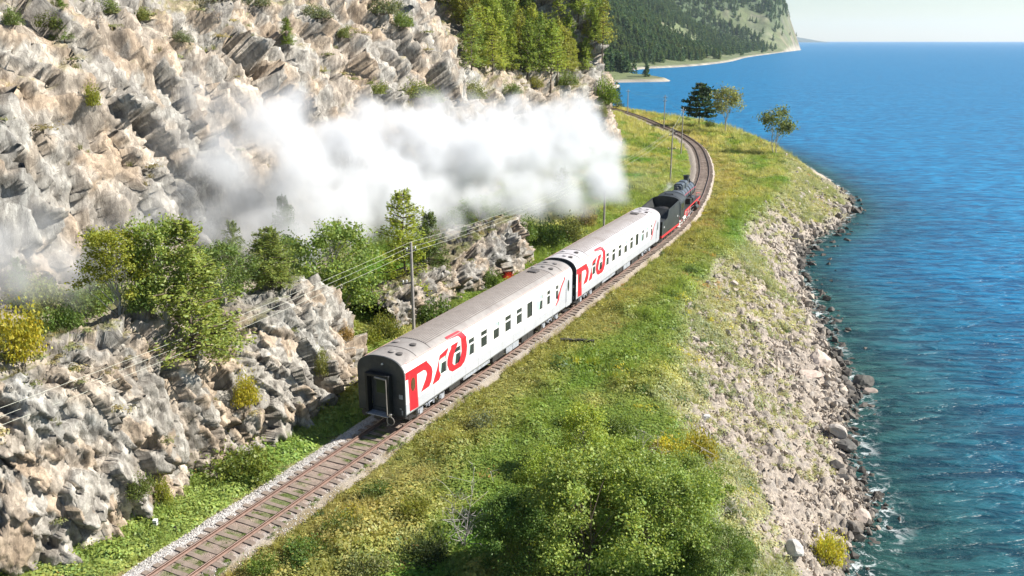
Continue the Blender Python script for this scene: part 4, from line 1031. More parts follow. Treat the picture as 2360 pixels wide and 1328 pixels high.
# ------------------------------------------------------------------ plants
def leaf_quads(Pc, size, seed, up=0.25, elong=1.5, dirs=None):
    r = np.random.default_rng(seed); n = len(Pc)
    nrm = r.normal(size=(n, 3)); nrm[:, 2] = np.abs(nrm[:, 2])+up; nrm /= np.linalg.norm(nrm, axis=1)[:, None]
    a = r.normal(size=(n, 3)) if dirs is None else dirs + r.normal(size=(n, 3))*0.25
    a -= nrm*(a*nrm).sum(1)[:, None]; a /= np.linalg.norm(a, axis=1)[:, None]+1e-9
    b = np.cross(nrm, a); s = (size*r.uniform(0.6, 1.35, n))[:, None]
    V = np.stack([Pc-a*s*elong*.5, Pc+b*s*.5-a*s*.05, Pc+a*s*elong*.5, Pc-b*s*.5+a*s*.05], 1).reshape(-1, 3)
    F = np.arange(4*n).reshape(n, 4)
    t = r.uniform(0.74, 1.20, n); h = r.normal(0, 0.06, n)
    c = np.stack([t*(1+h*1.6), t*(1+h*0.3), t*(1-h)], 1).clip(0.25, 2.0)
    return V, F, np.repeat(c, 4, axis=0)
def tubes(segs, mat, name):
    mb = MB()
    for p, q, r0, r1, n in segs: mb.tube(p, q, r0, r1, n, caps=False)
    return mb.mesh(name, mat, smooth=True)
PL = {}
def broad(seed, h, rad, base, nclu, nleaf, size, stems=1, flat=1.0, csz=0.16, bark=None, lean=0.0):
    """broadleaf crown: leaf clusters on real limbs"""
    r = np.random.default_rng(seed); segs = []; C_ = []
    for st in range(stems):
        an = r.uniform(0, 6.28); sp_ = rad*0.45*(stems > 1)
        top = np.array([math.cos(an)*sp_+lean*h, math.sin(an)*sp_, h*0.86]); b0 = np.array([math.cos(an)*sp_*.12, math.sin(an)*sp_*.12, -0.25])
        pts = [b0+(top-b0)*t+np.array([r.normal()*.03*h*t, r.normal()*.03*h*t, 0]) for t in np.linspace(0, 1, 6)]
        rt_ = 0.022*h/math.sqrt(stems)
        for k in range(5): segs.append((pts[k], pts[k+1], rt_*(1-k/5.5), rt_*(1-(k+1)/5.5), 7))
        for j in range(nclu//stems):
            t = r.uniform(0.12, 1.0)**0.8; zc = h*(base+(1-base)*t)
            env = rad*math.sqrt(max(0.04, 1-((t-0.42)/0.62)**2))*r.uniform(0.35, 1.0)**0.5*(1+0.25*math.sin(3*j))
            a = r.uniform(0, 6.28)
            c = np.array([math.cos(a)*env+lean*h*t, math.sin(a)*env, zc*flat+r.normal()*.03*h]); C_.append(c)
            z0 = min(max(zc-env*.7, h*.12), h*.8); tt = z0/h*5; k = min(4, int(tt)); st_ = pts[k]+(pts[k+1]-pts[k])*(tt-k)
            if j % 2 == 0: mid = (st_+c)/2+np.array([0, 0, .04*h]); segs.append((st_, mid, rt_*.32, rt_*.2, 4)); segs.append((mid, c, rt_*.2, rt_*.06, 4))
    C_ = np.array(C_); k = r.integers(0, len(C_), nleaf)
    P = C_[k]+r.normal(size=(nleaf, 3))*np.array([csz, csz, csz*.8])*rad*r.uniform(.5, 1.3, len(C_))[k][:, None]
    P[:, 2] = np.maximum(P[:, 2], 0.04)
    V, F, c = leaf_quads(P, size, seed)
    c = c*np.repeat(r.uniform(.8, 1.2, len(C_))[k], 4)[:, None]
    return tubes(segs, bark or M_birch, 'trunk'), np_mesh('crown', V, F, M_leaf, False, {'leaf': c})
def conifer(seed, h, rad, base, whorls, nb, per, size, droop=-0.15, bark=None, irregular=0.25, power=0.8, pads=False):
    r = np.random.default_rng(seed); segs = []; P = []; D = []
    pts = [np.array([r.normal()*.012*h*t, r.normal()*.012*h*t, -0.3+(h+0.2)*t]) for t in np.linspace(0, 1, 6)]
    for k in range(5): segs.append((pts[k], pts[k+1], .017*h*(1-k/5.2), .017*h*(1-(k+1)/5.2), 7))
    for w_ in range(whorls):
        t = (w_+.5)/whorls; z = h*(base+(1-base)*t)
        for b_ in range(nb):
            if r.uniform() < irregular*.8: continue
            ln = rad*(1-t)**power*r.uniform(1-irregular, 1.1)+.03*h*(1-t)+0.04*rad
            if pads: ln = rad*(1-abs(t-.35)/.75)**.6*r.uniform(.45, 1.1) if t < .97 else rad*.3
            a = 2*math.pi*(b_+r.uniform(-.3, .3))/nb+w_*1.3; d = np.array([math.cos(a), math.sin(a), droop+r.normal()*.1+(0.35*t)]); p0 = np.array([0, 0, z]); tip = p0+d*ln
            if b_ % 2 == 0 or pads: segs.append((p0, tip, .005*h*(1-t)+.006, .003, 4))
            m_ = max(3, int(per*(0.3+ln/rad)))
            s = r.uniform(.12 if not pads else .45, 1.0, m_)**.8
            q = p0+d*(ln*s)[:, None]; side = np.cross(d, [0, 0, 1.0]); side /= np.linalg.norm(side)
            spread = ln*.26*(1.15-s) if not pads else ln*.30*np.ones(m_)
            q = q+side*(r.normal(size=m_)*spread)[:, None]; q[:, 2] += r.normal(size=m_)*.02*h*(.6 if pads else 1)-np.abs(r.normal(size=m_))*.012*h*(not pads)
            P.append(q); D.append(np.repeat(d[None], m_, 0)+side*(r.normal(size=m_)*.6)[:, None])
    P = np.concatenate(P); D = np.concatenate(D)
    V, F, c = leaf_quads(P, size, seed, up=.6, elong=2.0, dirs=D)
    return tubes(segs, bark or M_bark, 'trunk'), np_mesh('crown', V, F, M_leaf, False, {'leaf': c})
def bushy(seed, nclu, nleaf, size, hgt=0.8, csz=.17):
    """unit bush: radius 1, height hgt"""
    r = np.random.default_rng(seed); C_ = []
    while len(C_) < nclu:
        p = r.uniform(-1, 1, 3); l = np.linalg.norm(p[:2]*(1+.25*math.sin(3*math.atan2(p[1], p[0])+seed)))
        if l < 1 and p[2] > 0 and (l**2+p[2]**2) < 1.0 and (l**2+p[2]**2) > r.uniform(0, .5): C_.append((p[0]*.85, p[1]*.85, p[2]*hgt*.9))
    C_ = np.array(C_); k = r.integers(0, nclu, nleaf); P = C_[k]+r.normal(size=(nleaf, 3))*csz*r.uniform(.5, 1.4, nclu)[k][:, None]; P[:, 2] = np.abs(P[:, 2])
    V, F, c = leaf_quads(P, size, seed); c = c*np.repeat(r.uniform(.78, 1.22, nclu)[k], 4)[:, None]
    segs = [((0, 0, -.05), tuple(q*.9), .022, .008, 4) for q in C_[:12]]
    return tubes(segs, M_bark, 'stem'), np_mesh('foliage', V, F, M_leaf, False, {'leaf': c})
PL['larch'] = [conifer(11+k, 1.0, .27, .08, 24, 7, 135, .0105, .02, irregular=.55, power=.45) for k in range(3)]
PL['forest'] = [conifer(31+k, 1.0, .21+.03*k, .10, 16, 6, 50, .0165, .02, irregular=.5, power=.48) for k in range(4)]
PL['pine'] = [conifer(51, 1.0, .52, .22, 13, 6, 70, .040, .02, irregular=.35, pads=True)]
PL['birch'] = [broad(61+k, 1.0, .36, .18, 60, 9000, .019, csz=.15) for k in range(3)]
PL['airy'] = [broad(71+k, 1.0, .36, .36, 34, 2300, .034, stems=1+(k > 0), csz=.20) for k in range(2)]
PL['thicket'] = [broad(81+k, 1.0, .48, .04, 60, 24000, .0150, stems=3, csz=.12, bark=M_bark) for k in range(3)]
PL['bush'] = [bushy(91+k, 46, 2600, .062) for k in range(4)]
def deadmesh(seed, h=1.0, n=40):
    r = np.random.default_rng(seed); segs = []; 
    for s in range(3):
        p = np.array([0, 0, -.03]); d = np.array([r.normal()*.25, r.normal()*.25, 1.0]); rad_ = .016
        for k in range(6):
            q = p+d*.17; segs.append((p, q, rad_, rad_*.8, 4))
            for j in range(4):
                e_ = q+np.array([r.normal()*.17, r.normal()*.17, abs(r.normal())*.15]); segs.append((q, e_, rad_*.5, .003, 3))
                for i in range(2): f_ = e_+np.array([r.normal()*.08, r.normal()*.08, r.normal()*.06]); segs.append((e_, f_, .005, .0015, 3))
            p = q; rad_ *= .78; d = d+np.array([r.normal()*.2, r.normal()*.2, 0])
    return segs
PL['dead'] = [(None, tubes(deadmesh(101+k), M_dead, 'bare_twigs')) for k in range(3)]
PARTN = {'bush': ('stem', 'foliage'), 'dead': (None, 'twigs')}
def plant(name, kind, var, p, h, color, label, cat, group=None, rz=None, wid=1.0, tilt=0):
    tr_, cr_ = PL[kind][var % len(PL[kind])]
    if kind == 'dead':
        o = link(name, cr_, None, p, (tilt, 0, rz if rz is not None else random.uniform(0, 6.28)), label, cat, group); o.scale = (h*wid, h*wid, h); return o
    e_ = empty(name, p, rz if rz is not None else random.uniform(0, 6.28), label, cat, group); e_.scale = (h*wid, h*wid, h)
    e_.rotation_euler[0] = tilt
    a, b_ = PARTN.get(kind, ('trunk', 'crown'))
    link(a, tr_, e_); o = link(b_, cr_, e_); o.color = (color[0]*1.38, color[1]*1.38, color[2]*1.35, 1)
    return e_
G_LARCH = (0.205, 0.245, 0.062); G_DARK = (0.07, 0.11, 0.035); G_BIRCH = (0.215, 0.27, 0.07); G_YEL = (0.30, 0.27, 0.035); G_YG = (0.20, 0.215, 0.035); G_GREY = (0.14, 0.16, 0.095)
G_BUSH = (0.095, 0.15, 0.035); G_OCH = (0.27, 0.19, 0.075); G_PINE = (0.035, 0.065, 0.030)
def px_plant(name, kind, var, u, v, hp, color, label, cat, wp=None, group=None, world=None, rat=None, sink=0.1, tilt=0):
    """plant standing on the terrain at the place seen at (u, v); hp, wp: its height and width in photo pixels there"""
    if world is None:
        q = at(u, v); 
        if q is None: return None
        p = (q.x, q.y, drop(q.x, q.y, q.z+3)-sink) if False else (q.x, q.y, q.z-sink)
        dist = q.y*math.cos(PITCH)-(q.z-CAM_H)*math.sin(PITCH)
    else:
        p = world; dist = p[1]*math.cos(PITCH)-(p[2]-CAM_H)*math.sin(PITCH)
    h = hp/FPX*dist; wdt = (wp/FPX*dist) if wp else None
    nat = {'larch': .56, 'forest': .46, 'pine': 1.0, 'birch': .74, 'airy': .76, 'thicket': 1.05, 'bush': 2.0, 'dead': .9}[kind]
    if kind == 'bush':
        hh = (wdt or h*1.3)/2; o = plant(name, kind, var, p, hh, color, label, cat, group, tilt=tilt)
        o.scale = (hh, hh, h/.85); return o
    return plant(name, kind, var, p, h, color, label, cat, group, wid=(wdt/(h*nat) if wdt else 1.0), tilt=tilt)
T_ = px_plant
T_('larch_tree', 'larch', 0, 452, 852, 350, G_LARCH, 'tallest green larch, in the notch of the near rock outcrop', 'tree', 270)
T_('birch_tree', 'birch', 1, 385, 745, 240, (0.19, 0.24, 0.06), 'slim birch behind the tallest larch, its top veiled by smoke', 'tree', 150)
T_('larch_tree', 'larch', 2, 625, 660, 140, (0.18, 0.22, 0.06), 'larch on the outcrop crest beside the rounded rock peak', 'tree', 140)
T_('birch_tree', 'birch', 0, 275, 715, 185, G_YG, 'yellow-green birch above the left shoulder of the near outcrop', 'tree', 150)
T_('birch_tree', 'birch', 1, 520, 700, 140, (0.12, 0.17, 0.05), 'dark green birch between two larches on the outcrop', 'tree', 130)
T_('shrub', 'bush', 0, 45, 815, 115, G_YEL, 'yellow shrub on the left end of the near outcrop', 'shrub', 120)
T_('shrub', 'bush', 1, 150, 755, 55, G_BUSH, 'green shrub right of the yellow one on the outcrop', 'shrub', 75)
T_('shrub', 'bush', 2, 490, 735, 50, (0.14, 0.22, 0.03), 'bright green shrub beside the foot of the tallest larch', 'shrub', 50)
T_('shrub', 'bush', 3, 570, 925, 70, G_YEL, 'yellow shrub clinging halfway up the near outcrop face', 'shrub', 62)
T_('shrub', 'bush', 0, 745, 858, 60, (0.17, 0.18, 0.06), 'thin green shrub in a crack at the right of the outcrop', 'shrub', 42)
T_('shrub', 'bush', 1, 792, 780, 36, G_OCH, 'brown round shrub on the right shoulder of the outcrop', 'shrub', 42)
T_('shrub', 'bush', 2, 560, 1095, 78, (0.125, 0.155, 0.035), 'wide green shrub at the outcrop foot beside the grass verge', 'shrub', 165)
T_('shrub', 'bush', 3, 375, 1148, 58, G_YG, 'small yellow-green shrub at the outcrop foot', 'shrub', 48)
T_('shrub', 'bush', 0, 320, 1135, 50, (0.11, 0.14, 0.04), 'low green shrub left of the small yellow-green one', 'shrub', 70)
T_('birch_tree', 'birch', 2, 0, 0, 240, (0.17, 0.23, 0.06), 'full green birch left of the tall telegraph pole', 'tree', 190, world=(-12.8, 60.5, 0.0))
T_('birch_tree', 'birch', 0, 0, 0, 175, (0.085, 0.13, 0.04), 'dark green birch behind the rounded rock peak', 'tree', 150, world=(-17.8, 64, 0.3))
T_('larch_tree', 'larch', 0, 0, 0, 270, (0.25, 0.29, 0.05), 'yellow-green larch just behind the tall telegraph pole', 'tree', 170, world=(-8.6, 66.5, 0.0))
T_('larch_tree', 'larch', 1, 0, 0, 190, (0.10, 0.14, 0.04), 'smaller larch right of the yellow-green one by the pole', 'tree', 120, world=(-7.0, 70.5, 0.0))
T_('shrub', 'bush', 1, 1005, 745, 62, (0.085, 0.13, 0.035), 'green shrub between the pole and the low outcrop', 'shrub', 95)
T_('shrub', 'bush', 2, 893, 778, 62, (0.15, 0.165, 0.04), 'olive shrub left of the pole foot', 'shrub', 75)
T_('shrub', 'bush', 3, 860, 800, 40, G_YG, 'small yellowish shrub near the coach roof end', 'shrub', 60)
T_('shrub', 'bush', 0, 1132, 655, 36, (0.09, 0.14, 0.03), 'green shrub on the low outcrop above the coach roof', 'shrub', 50)
T_('shrub', 'bush', 1, 1172, 650, 26, (0.50, 0.06, 0.04), 'small red shrub above the coach roof', 'shrub', 32)
T_('birch_tree', 'birch', 1, 0, 0, 95, (0.13, 0.20, 0.035), 'bright green birch behind the low outcrop under the smoke', 'tree', 110, world=(-3.6, 90, 0.2))
T_('larch_tree', 'larch', 2, 0, 0, 120, (0.13, 0.19, 0.035), 'narrow green larch right of the low outcrop', 'tree', 80, world=(6.0, 101, 0.2))
T_('shrub', 'bush', 2, 1262, 572, 72, (0.075, 0.12, 0.035), 'dark green shrub below the narrow larch', 'shrub', 95)
T_('shrub', 'bush', 3, 1212, 548, 50, (0.10, 0.15, 0.04), 'green shrub behind the low outcrop top', 'shrub', 60)
T_('shrub', 'bush', 0, 1318, 560, 60, (0.12, 0.135, 0.05), 'olive shrub right of the dark green one', 'shrub', 70)
T_('shrub', 'bush', 1, 1352, 520, 45, (0.19, 0.16, 0.07), 'brownish shrub next to the short telegraph pole', 'shrub', 60)
for k, (x, y, hp, c, lb) in enumerate([(-27, 50, 95, G_YG, 'small yellow-green larch behind the left outcrop crest'), (-31, 53, 110, (0.2, .22, .05), 'pale larch far left behind the outcrop'), (-24.5, 55, 120, G_LARCH, 'larch between the yellow-green birch and the cliff'), (-34, 57, 120, G_BUSH, 'dark larch far left at the cliff foot'), (-14.5, 70, 150, G_LARCH, 'larch in the hollow, second row behind the full birch'), (-4.5, 80, 90, G_BUSH, 'small larch between the two outcrops'), (-22, 66, 160, (0.12, 0.16, 0.04), 'larch in the hollow behind the left outcrop crest'),
                                       (-20, 74, 150, G_DARK, 'dark larch at the cliff foot in the smoke'), (-30, 60, 170, (0.13, 0.16, 0.04), 'larch behind the left end of the outcrop'), (2, 103, 60, G_LARCH, 'little larch at the edge of the smoke')]):
    T_('larch_tree', 'larch', k, 0, 0, hp, c, lb, 'tree', world=(x, y, float(ground_z(np.array([float(x)]), np.array([float(y)]))[0])-.1))
for k, (x, y, hp, wp, c, lb) in enumerate([(-21.5, 46, 75, 130, (.17, .21, .06), 'wide pale green shrub behind the left outcrop crest'), (-25, 47.5, 85, 140, (.12, .17, .05), 'wide green shrub behind the yellow shrub'), (-28.5, 47, 90, 140, (.19, .2, .05), 'yellow-green shrub far left behind the crest'), (-24.5, 51.5, 90, 130, G_BUSH, 'dark shrub below the pale larch at the cliff foot'),
        (-29.5, 52, 90, 150, (.15, .19, .05), 'broad shrub at the cliff foot, far left'), (-20, 51, 80, 120, (.13, .18, .045), 'round shrub behind the yellow-green birch'), (-19.2, 56, 80, 120, (.1, .15, .04), 'dark shrub in the hollow between crest and cliff'), (-33, 50, 90, 140, G_GREY, 'grey-green shrub under the left smoke')]):
    T_('shrub', 'bush', k, 0, 0, hp, c, lb, 'shrub', wp, world=(x, y, max(float(ground_z(np.array([float(x)]), np.array([float(y)]))[0]), drop(x, y))-.1))
# upper left of the cliff
T_('larch_tree', 'larch', 1, 150, 98, 105, (0.12, 0.19, 0.035), 'bright green larch on the upper left cliff', 'tree', 62)
T_('dead_tree', 'dead', 0, 55, 48, 60, None, 'grey leafless tree on the upper left cliff', 'dead tree', 50)
T_('dead_tree', 'dead', 1, 228, 60, 70, None, 'grey leafless tree right of the bright green larch', 'dead tree', 60)
T_('dead_tree', 'dead', 2, 505, 48, 55, None, 'grey leafless tree on the top middle of the cliff', 'dead tree', 60)
T_('larch_tree', 'larch', 2, 662, 104, 62, (0.14, 0.20, 0.035), 'small lone larch on the pale upper cliff', 'tree', 42)
T_('shrub', 'bush', 0, 213, 240, 48, G_YG, 'yellow shrub on the bare left cliff face', 'shrub', 40)
T_('shrub', 'bush', 1, 120, 60, 40, (0.12, 0.15, 0.04), 'shrub at the foot of the bright larch on the cliff', 'shrub', 60)
for k, (u, v, hp, wp, c, lb) in enumerate([(885, 30, 40, 90, G_GREY, 'grey-green shrub on the upper cliff ledge'), (590, 12, 25, 60, G_GREY, 'grey shrub near the top middle cliff'), (962, 222, 38, 95, (0.14, 0.17, 0.05), 'wide shrub on the ledge over the smoke'),
        (1092, 226, 34, 60, (0.16, 0.18, 0.05), 'shrub on the ledge right of the wide one'), (865, 214, 30, 60, (0.15, 0.18, 0.05), 'shrub on the ledge left of the wide one'), (1305, 195, 30, 50, (0.13, 0.17, 0.045), 'shrub near the rim of the far cliff end'),
        (1398, 238, 60, 55, (0.13, 0.19, 0.035), 'bright shrub at the cliff corner above the track'), (1388, 268, 26, 30, (0.17, 0.18, 0.04), 'small shrub on the tip of the cliff corner')]):
    T_('shrub', 'bush', k, u, v, hp, c, lb, 'shrub', wp)
for k, (u, v, hp, wp, c, lb) in enumerate([(30, 55, 40, 45, (.12, .16, .05), 'green shrub at the top left corner of the cliff'), (250, 30, 36, 50, (.13, .17, .05), 'green shrub beside the right-hand leafless tree at the top left'), (730, 40, 30, 70, G_GREY, 'grey-green shrub right of the small lone larch'),
        (795, 85, 24, 40, (.14, .17, .06), 'little green shrub on the pale rocks left of the wooded slope'), (420, 95, 26, 50, G_GREY, 'grey-green shrub in the middle of the upper cliff'), (330, 45, 30, 45, (.15, .17, .05), 'olive shrub between the leafless trees'), (930, 60, 34, 50, (.13, .18, .05), 'green shrub near the rock edge of the wooded slope'),
        (1005, 235, 26, 40, (.14, .17, .05), 'small shrub between the two wider ledge shrubs'), (1180, 215, 24, 50, (.13, .17, .05), 'low shrub on the ledge in the middle of the far cliff'), (1235, 200, 24, 40, (.18, .18, .05), 'yellowish shrub on the far cliff ledge')]):
    T_('shrub', 'bush', k, u, v, hp, c, lb, 'shrub', wp)
T_('spruce_tree', 'forest', 1, 1420, 252, 62, (0.035, 0.07, 0.04), 'dark narrow spruce at the cliff corner where the track vanishes', 'tree', 34)
for k, (u, v, hp, wp, c, lb) in enumerate([(205, 722, 75, 110, (.13, .18, .05), 'round shrub left of the yellow-green birch stem'), (105, 712, 70, 110, (.17, .2, .05), 'pale shrub behind the green one on the left crest'), (335, 705, 70, 100, (.11, .16, .045), 'dark shrub between the birch and the tallest larch'),
        (60, 690, 60, 110, (.2, .21, .05), 'yellowish shrub at the left edge under the smoke'), (245, 690, 60, 90, G_BUSH, 'dark shrub in the smoke left of the slim birch')]):
    T_('shrub', 'bush', k, u, v, hp, c, lb, 'shrub', wp)
# three trees on the lake side
T_('pine_tree', 'pine', 0, 0, 0, 92, G_PINE, 'dark spreading pine by the lake, left of two pale trees', 'tree', 88, world=(48.3, 225, -.35))
T_('birch_tree', 'airy', 0, 0, 0, 98, (0.20, 0.215, 0.10), 'pale slender birch right of the dark pine by the lake', 'tree', 68, world=(51.3, 209, -.4))
T_('birch_tree', 'airy', 1, 0, 0, 96, (0.145, 0.175, 0.08), 'lone two-stemmed birch at the edge of the lake bluff', 'tree', 74, world=(52.0, 171, -.5))
T_('shrub', 'bush', 2, 1637, 296, 22, (0.10, 0.13, 0.04), 'small shrub between the dark pine and the pale birch', 'shrub', 26)
# foreground thicket right of the track
for k, (x, y, h_, kind, c, lb) in enumerate([
        (3.2, 31.0, 5.6, 'thicket', G_BIRCH, 'biggest leafy birch thicket at the bottom edge'), (6.2, 31.6, 5.0, 'thicket', (0.20, 0.26, 0.07), 'leafy thicket right of the biggest one'),
        (0.4, 31.2, 3.7, 'thicket', (0.10, 0.16, 0.04), 'lower dark leafy thicket left of the biggest one'), (4.4, 34.6, 4.6, 'thicket', (0.21, 0.27, 0.06), 'leafy thicket behind the biggest one'),
        (7.6, 34.4, 3.9, 'thicket', (0.20, 0.255, 0.07), 'leafy thicket nearest the stony slope'), (1.8, 35.2, 3.5, 'thicket', (0.20, 0.26, 0.05), 'leafy thicket on the left of the rear row'),
        (3.7, 40.2, 3.6, 'birch', (0.25, 0.30, 0.06), 'upright birch standing alone behind the thickets'), (8.2, 30.2, 3.0, 'thicket', (0.12, 0.17, 0.045), 'low thicket in the bottom right of the greenery')]):
    z = float(ground_z(np.array([x]), np.array([y]))[0]); plant('birch_thicket' if kind == 'thicket' else 'birch_tree', kind, k, (x, y, z-.1), h_, c, lb, 'tree')
for k, (u, v, hp, wp, c, lb) in enumerate([(1540, 1062, 62, 120, G_YEL, 'yellow shrub behind the thickets by the slope'), (1605, 1055, 75, 85, (0.27, 0.24, 0.04), 'yellow-green shrub right of the yellow one'), (1905, 1292, 82, 78, (0.36, 0.34, 0.05), 'pale yellow bush low on the stony slope'),
        (1105, 990, 45, 70, G_GREY, 'grey-green shrub in the meadow near the coach'), (985, 1290, 70, 110, (0.055, 0.075, 0.03), 'dark shrub left of the dead white tree'), (700, 1290, 60, 110, G_BUSH, 'green shrub near the track at the bottom'),
        (790, 1230, 50, 100, (0.13, 0.16, 0.045), 'olive shrub right of the track at the bottom'), (870, 1150, 45, 90, (0.10, 0.14, 0.04), 'green shrub in the meadow below the coach end'), (950, 1195, 60, 90, (0.17, 0.18, 0.04), 'yellowish shrub in the lower meadow'),
        (1330, 985, 60, 90, (0.13, 0.19, 0.04), 'green shrub left of the upright birch'), (1430, 1000, 50, 70, (0.12, 0.165, 0.05), 'green shrub right of the upright birch'), (1480, 905, 22, 50, (0.075, 0.15, 0.05), 'low bright shrub at the meadow edge'),
        (1700, 1290, 60, 100, (0.09, 0.13, 0.045), 'green shrub at the top of the stony slope, bottom'), (1660, 1180, 50, 80, G_GREY, 'grey shrub above the stony slope'), (1275, 1075, 60, 90, (0.12, 0.175, 0.04), 'green shrub left of the rear thickets'),
        (1590, 628, 16, 40, G_DARK, 'dark shrub on the meadow rim above the slope'), (600, 1330, 60, 90, (0.12, 0.17, 0.04), 'green shrub touching the track at the bottom edge'), (840, 1325, 55, 120, (0.14, 0.155, 0.06), 'pale olive shrub on the bottom edge')]):
    T_('shrub', 'bush', k, u, v, hp, c, lb, 'shrub', wp)
T_('dead_tree', 'dead', 0, 1068, 1262, 150, None, 'bare white dead tree in front of the dark shrubs', 'dead tree', 100)
for k, (u, v, hp, wp, lb) in enumerate([(1490, 1085, 70, 90, 'grey bare bush behind the thickets'), (1585, 1105, 60, 100, 'grey bare bush right of the first by the slope'), (1640, 1215, 80, 90, 'grey bare bush beside the thicket nearest the slope')]):
    T_('dead_bush', 'dead', k+1, u, v, hp, None, lb, 'dead bush', wp)
# conifers on the wooded slope above the far cliff
CON = [(0.23, 0.29, 0.07), (0.21, 0.27, 0.07), (0.26, 0.31, 0.07), (0.27, 0.30, 0.07), (0.17, 0.23, 0.065), (0.26, 0.27, 0.075)]
CONN = ['green', 'mid green', 'bright green', 'yellow-green', 'dark green', 'olive']
rf = np.random.default_rng(5); conif = []; placed = []
tries = 0
while len(placed) < 88 and tries < 1500:
    tries += 1; u = rf.uniform(985, 1392); v = rf.uniform(-60, 175)
    if u < 1085 and v > (u-985)*1.15-20: continue
    q = at(u, v)
    if q is None or q.y > 260 or q.y < 118: continue
    if any((q.x-a)**2+(q.y-b_)**2 < 3.5 for a, b_ in placed): continue
    placed.append((q.x, q.y)); k = len(placed)
    ci = random.randrange(6); c, cn = CON[ci], CONN[ci]
    if k in (7, 53): c, cn = (0.32, 0.15, 0.05), 'rust-brown'
    h_ = rf.uniform(6.0, 10.0)
    conif.append((u, v, plant('conifer_tree', 'forest' if k % 3 else 'larch', k, (q.x, q.y, q.z-.2), h_, c, 'x', 'tree', 'conifers on the wooded slope above the cliff', wid=rf.uniform(1.0, 1.35)), ('tall ' if h_ > 8.6 else 'short ' if h_ < 7.2 else '')+cn))
ORD = ['first', 'second', 'third', 'fourth', 'fifth', 'sixth', 'seventh', 'eighth', 'ninth', 'tenth', 'eleventh', 'twelfth', '13th', '14th', '15th', '16th', '17th', '18th', '19th', '20th', '21st', '22nd', '23rd', '24th', '25th', '26th', '27th', '28th', '29th', '30th']
conif.sort(key=lambda a: a[1])
rows = ['topmost', 'second', 'third', 'fourth', 'fifth', 'lowest']; per_ = math.ceil(len(conif)/6)
for ri in range(6):
    for oi, cc_ in enumerate(sorted(conif[ri*per_:(ri+1)*per_], key=lambda a: a[0])):
        cc_[2]['label'] = '%s conifer, %s from the left in the %s row on the wooded slope' % (cc_[3], ORD[oi], rows[ri])

# ------------------------------------------------------------------ scattering of uncountable things
def scatter(name, P, rot, scl, idx, tone, protos, label=None):
    me = bpy.data.meshes.new(name); me.vertices.add(len(P)); me.vertices.foreach_set('co', np.asarray(P, np.float32).ravel())
    for an, ty, arr, key in (('rot', 'FLOAT_VECTOR', rot, 'vector'), ('scl', 'FLOAT_VECTOR', scl, 'vector'), ('idx', 'INT', idx, 'value')):
        a = me.attributes.new(an, ty, 'POINT'); a.data.foreach_set(key, np.asarray(arr, np.int32 if ty == 'INT' else np.float32).ravel())
    a = me.attributes.new('tone', 'FLOAT_COLOR', 'POINT'); a.data.foreach_set('color', np.concatenate([tone, np.ones((len(P), 1))], 1).astype(np.float32).ravel())
    o = link(name, me, kind='stuff')
    pc = bpy.data.collections.new(name+'_kinds')
    for i, m_ in enumerate(protos):
        po = bpy.data.objects.new('%s_kind_%02d' % (name, i), m_); pc.objects.link(po)
    ng = bpy.data.node_groups.new(name, 'GeometryNodeTree')
    ng.interface.new_socket('Geometry', in_out='INPUT', socket_type='NodeSocketGeometry'); ng.interface.new_socket('Geometry', in_out='OUTPUT', socket_type='NodeSocketGeometry')
    gi = ng.nodes.new('NodeGroupInput'); go = ng.nodes.new('NodeGroupOutput'); ip = ng.nodes.new('GeometryNodeInstanceOnPoints')
    ci = ng.nodes.new('GeometryNodeCollectionInfo'); ci.inputs[0].default_value = pc; ci.inputs[1].default_value = True; ci.inputs[2].default_value = True
    def na(nm, dt_):
        n = ng.nodes.new('GeometryNodeInputNamedAttribute'); n.data_type = dt_; n.inputs[0].default_value = nm; return n.outputs[0]
    e2r = ng.nodes.new('FunctionNodeEulerToRotation'); ng.links.new(na('rot', 'FLOAT_VECTOR'), e2r.inputs[0])
    ng.links.new(gi.outputs[0], ip.inputs['Points']); ng.links.new(ci.outputs[0], ip.inputs['Instance']); ip.inputs['Pick Instance'].default_value = True
    ng.links.new(na('idx', 'INT'), ip.inputs['Instance Index']); ng.links.new(e2r.outputs[0], ip.inputs['Rotation']); ng.links.new(na('scl', 'FLOAT_VECTOR'), ip.inputs['Scale'])
    ng.links.new(ip.outputs[0], go.inputs[0])
    md = o.modifiers.new('scatter', 'NODES'); md.node_group = ng
    return o
def tuft(seed, n, h, spread, wid):
    r = np.random.default_rng(seed); V = []; F = []; c = []
    for k in range(n):
        a = r.uniform(0, 6.28); b0 = np.array([r.normal()*spread*.4, r.normal()*spread*.4, -.02]); d = np.array([math.cos(a), math.sin(a), 0])*r.uniform(.1, 1)*spread; hh = h*r.uniform(.5, 1.1)
        s = np.array([-math.sin(a), math.cos(a), 0])*wid*.5; i = len(V)
        V += [b0-s, b0+s, b0+d*.35+s*.7+[0, 0, hh*.6], b0+d*.35-s*.7+[0, 0, hh*.6], b0+d+[0, 0, hh]]
        t = r.uniform(.75, 1.25); c += [(t, t, t)]*5
        F += [(i, i+1, i+2), (i, i+2, i+3), (i+3, i+2, i+4)]
    me = np_mesh('tuft', np.array(V), np.array(F), M_leafi, False, {'leaf': np.array(c)}); return me
def clump(seed, n, rx, hz, size):
    r = np.random.default_rng(seed); P = r.normal(size=(n, 3))*np.array([rx*.5, rx*.5, hz*.4]); P[:, 2] = np.abs(P[:, 2])+.02
    P[:, 2] *= 1-.4*np.clip(np.hypot(P[:, 0], P[:, 1])/rx, 0, 1)
    V, F, c = leaf_quads(P, size, seed, up=.5); return np_mesh('clump', V, F, M_leafi, False, {'leaf': c})
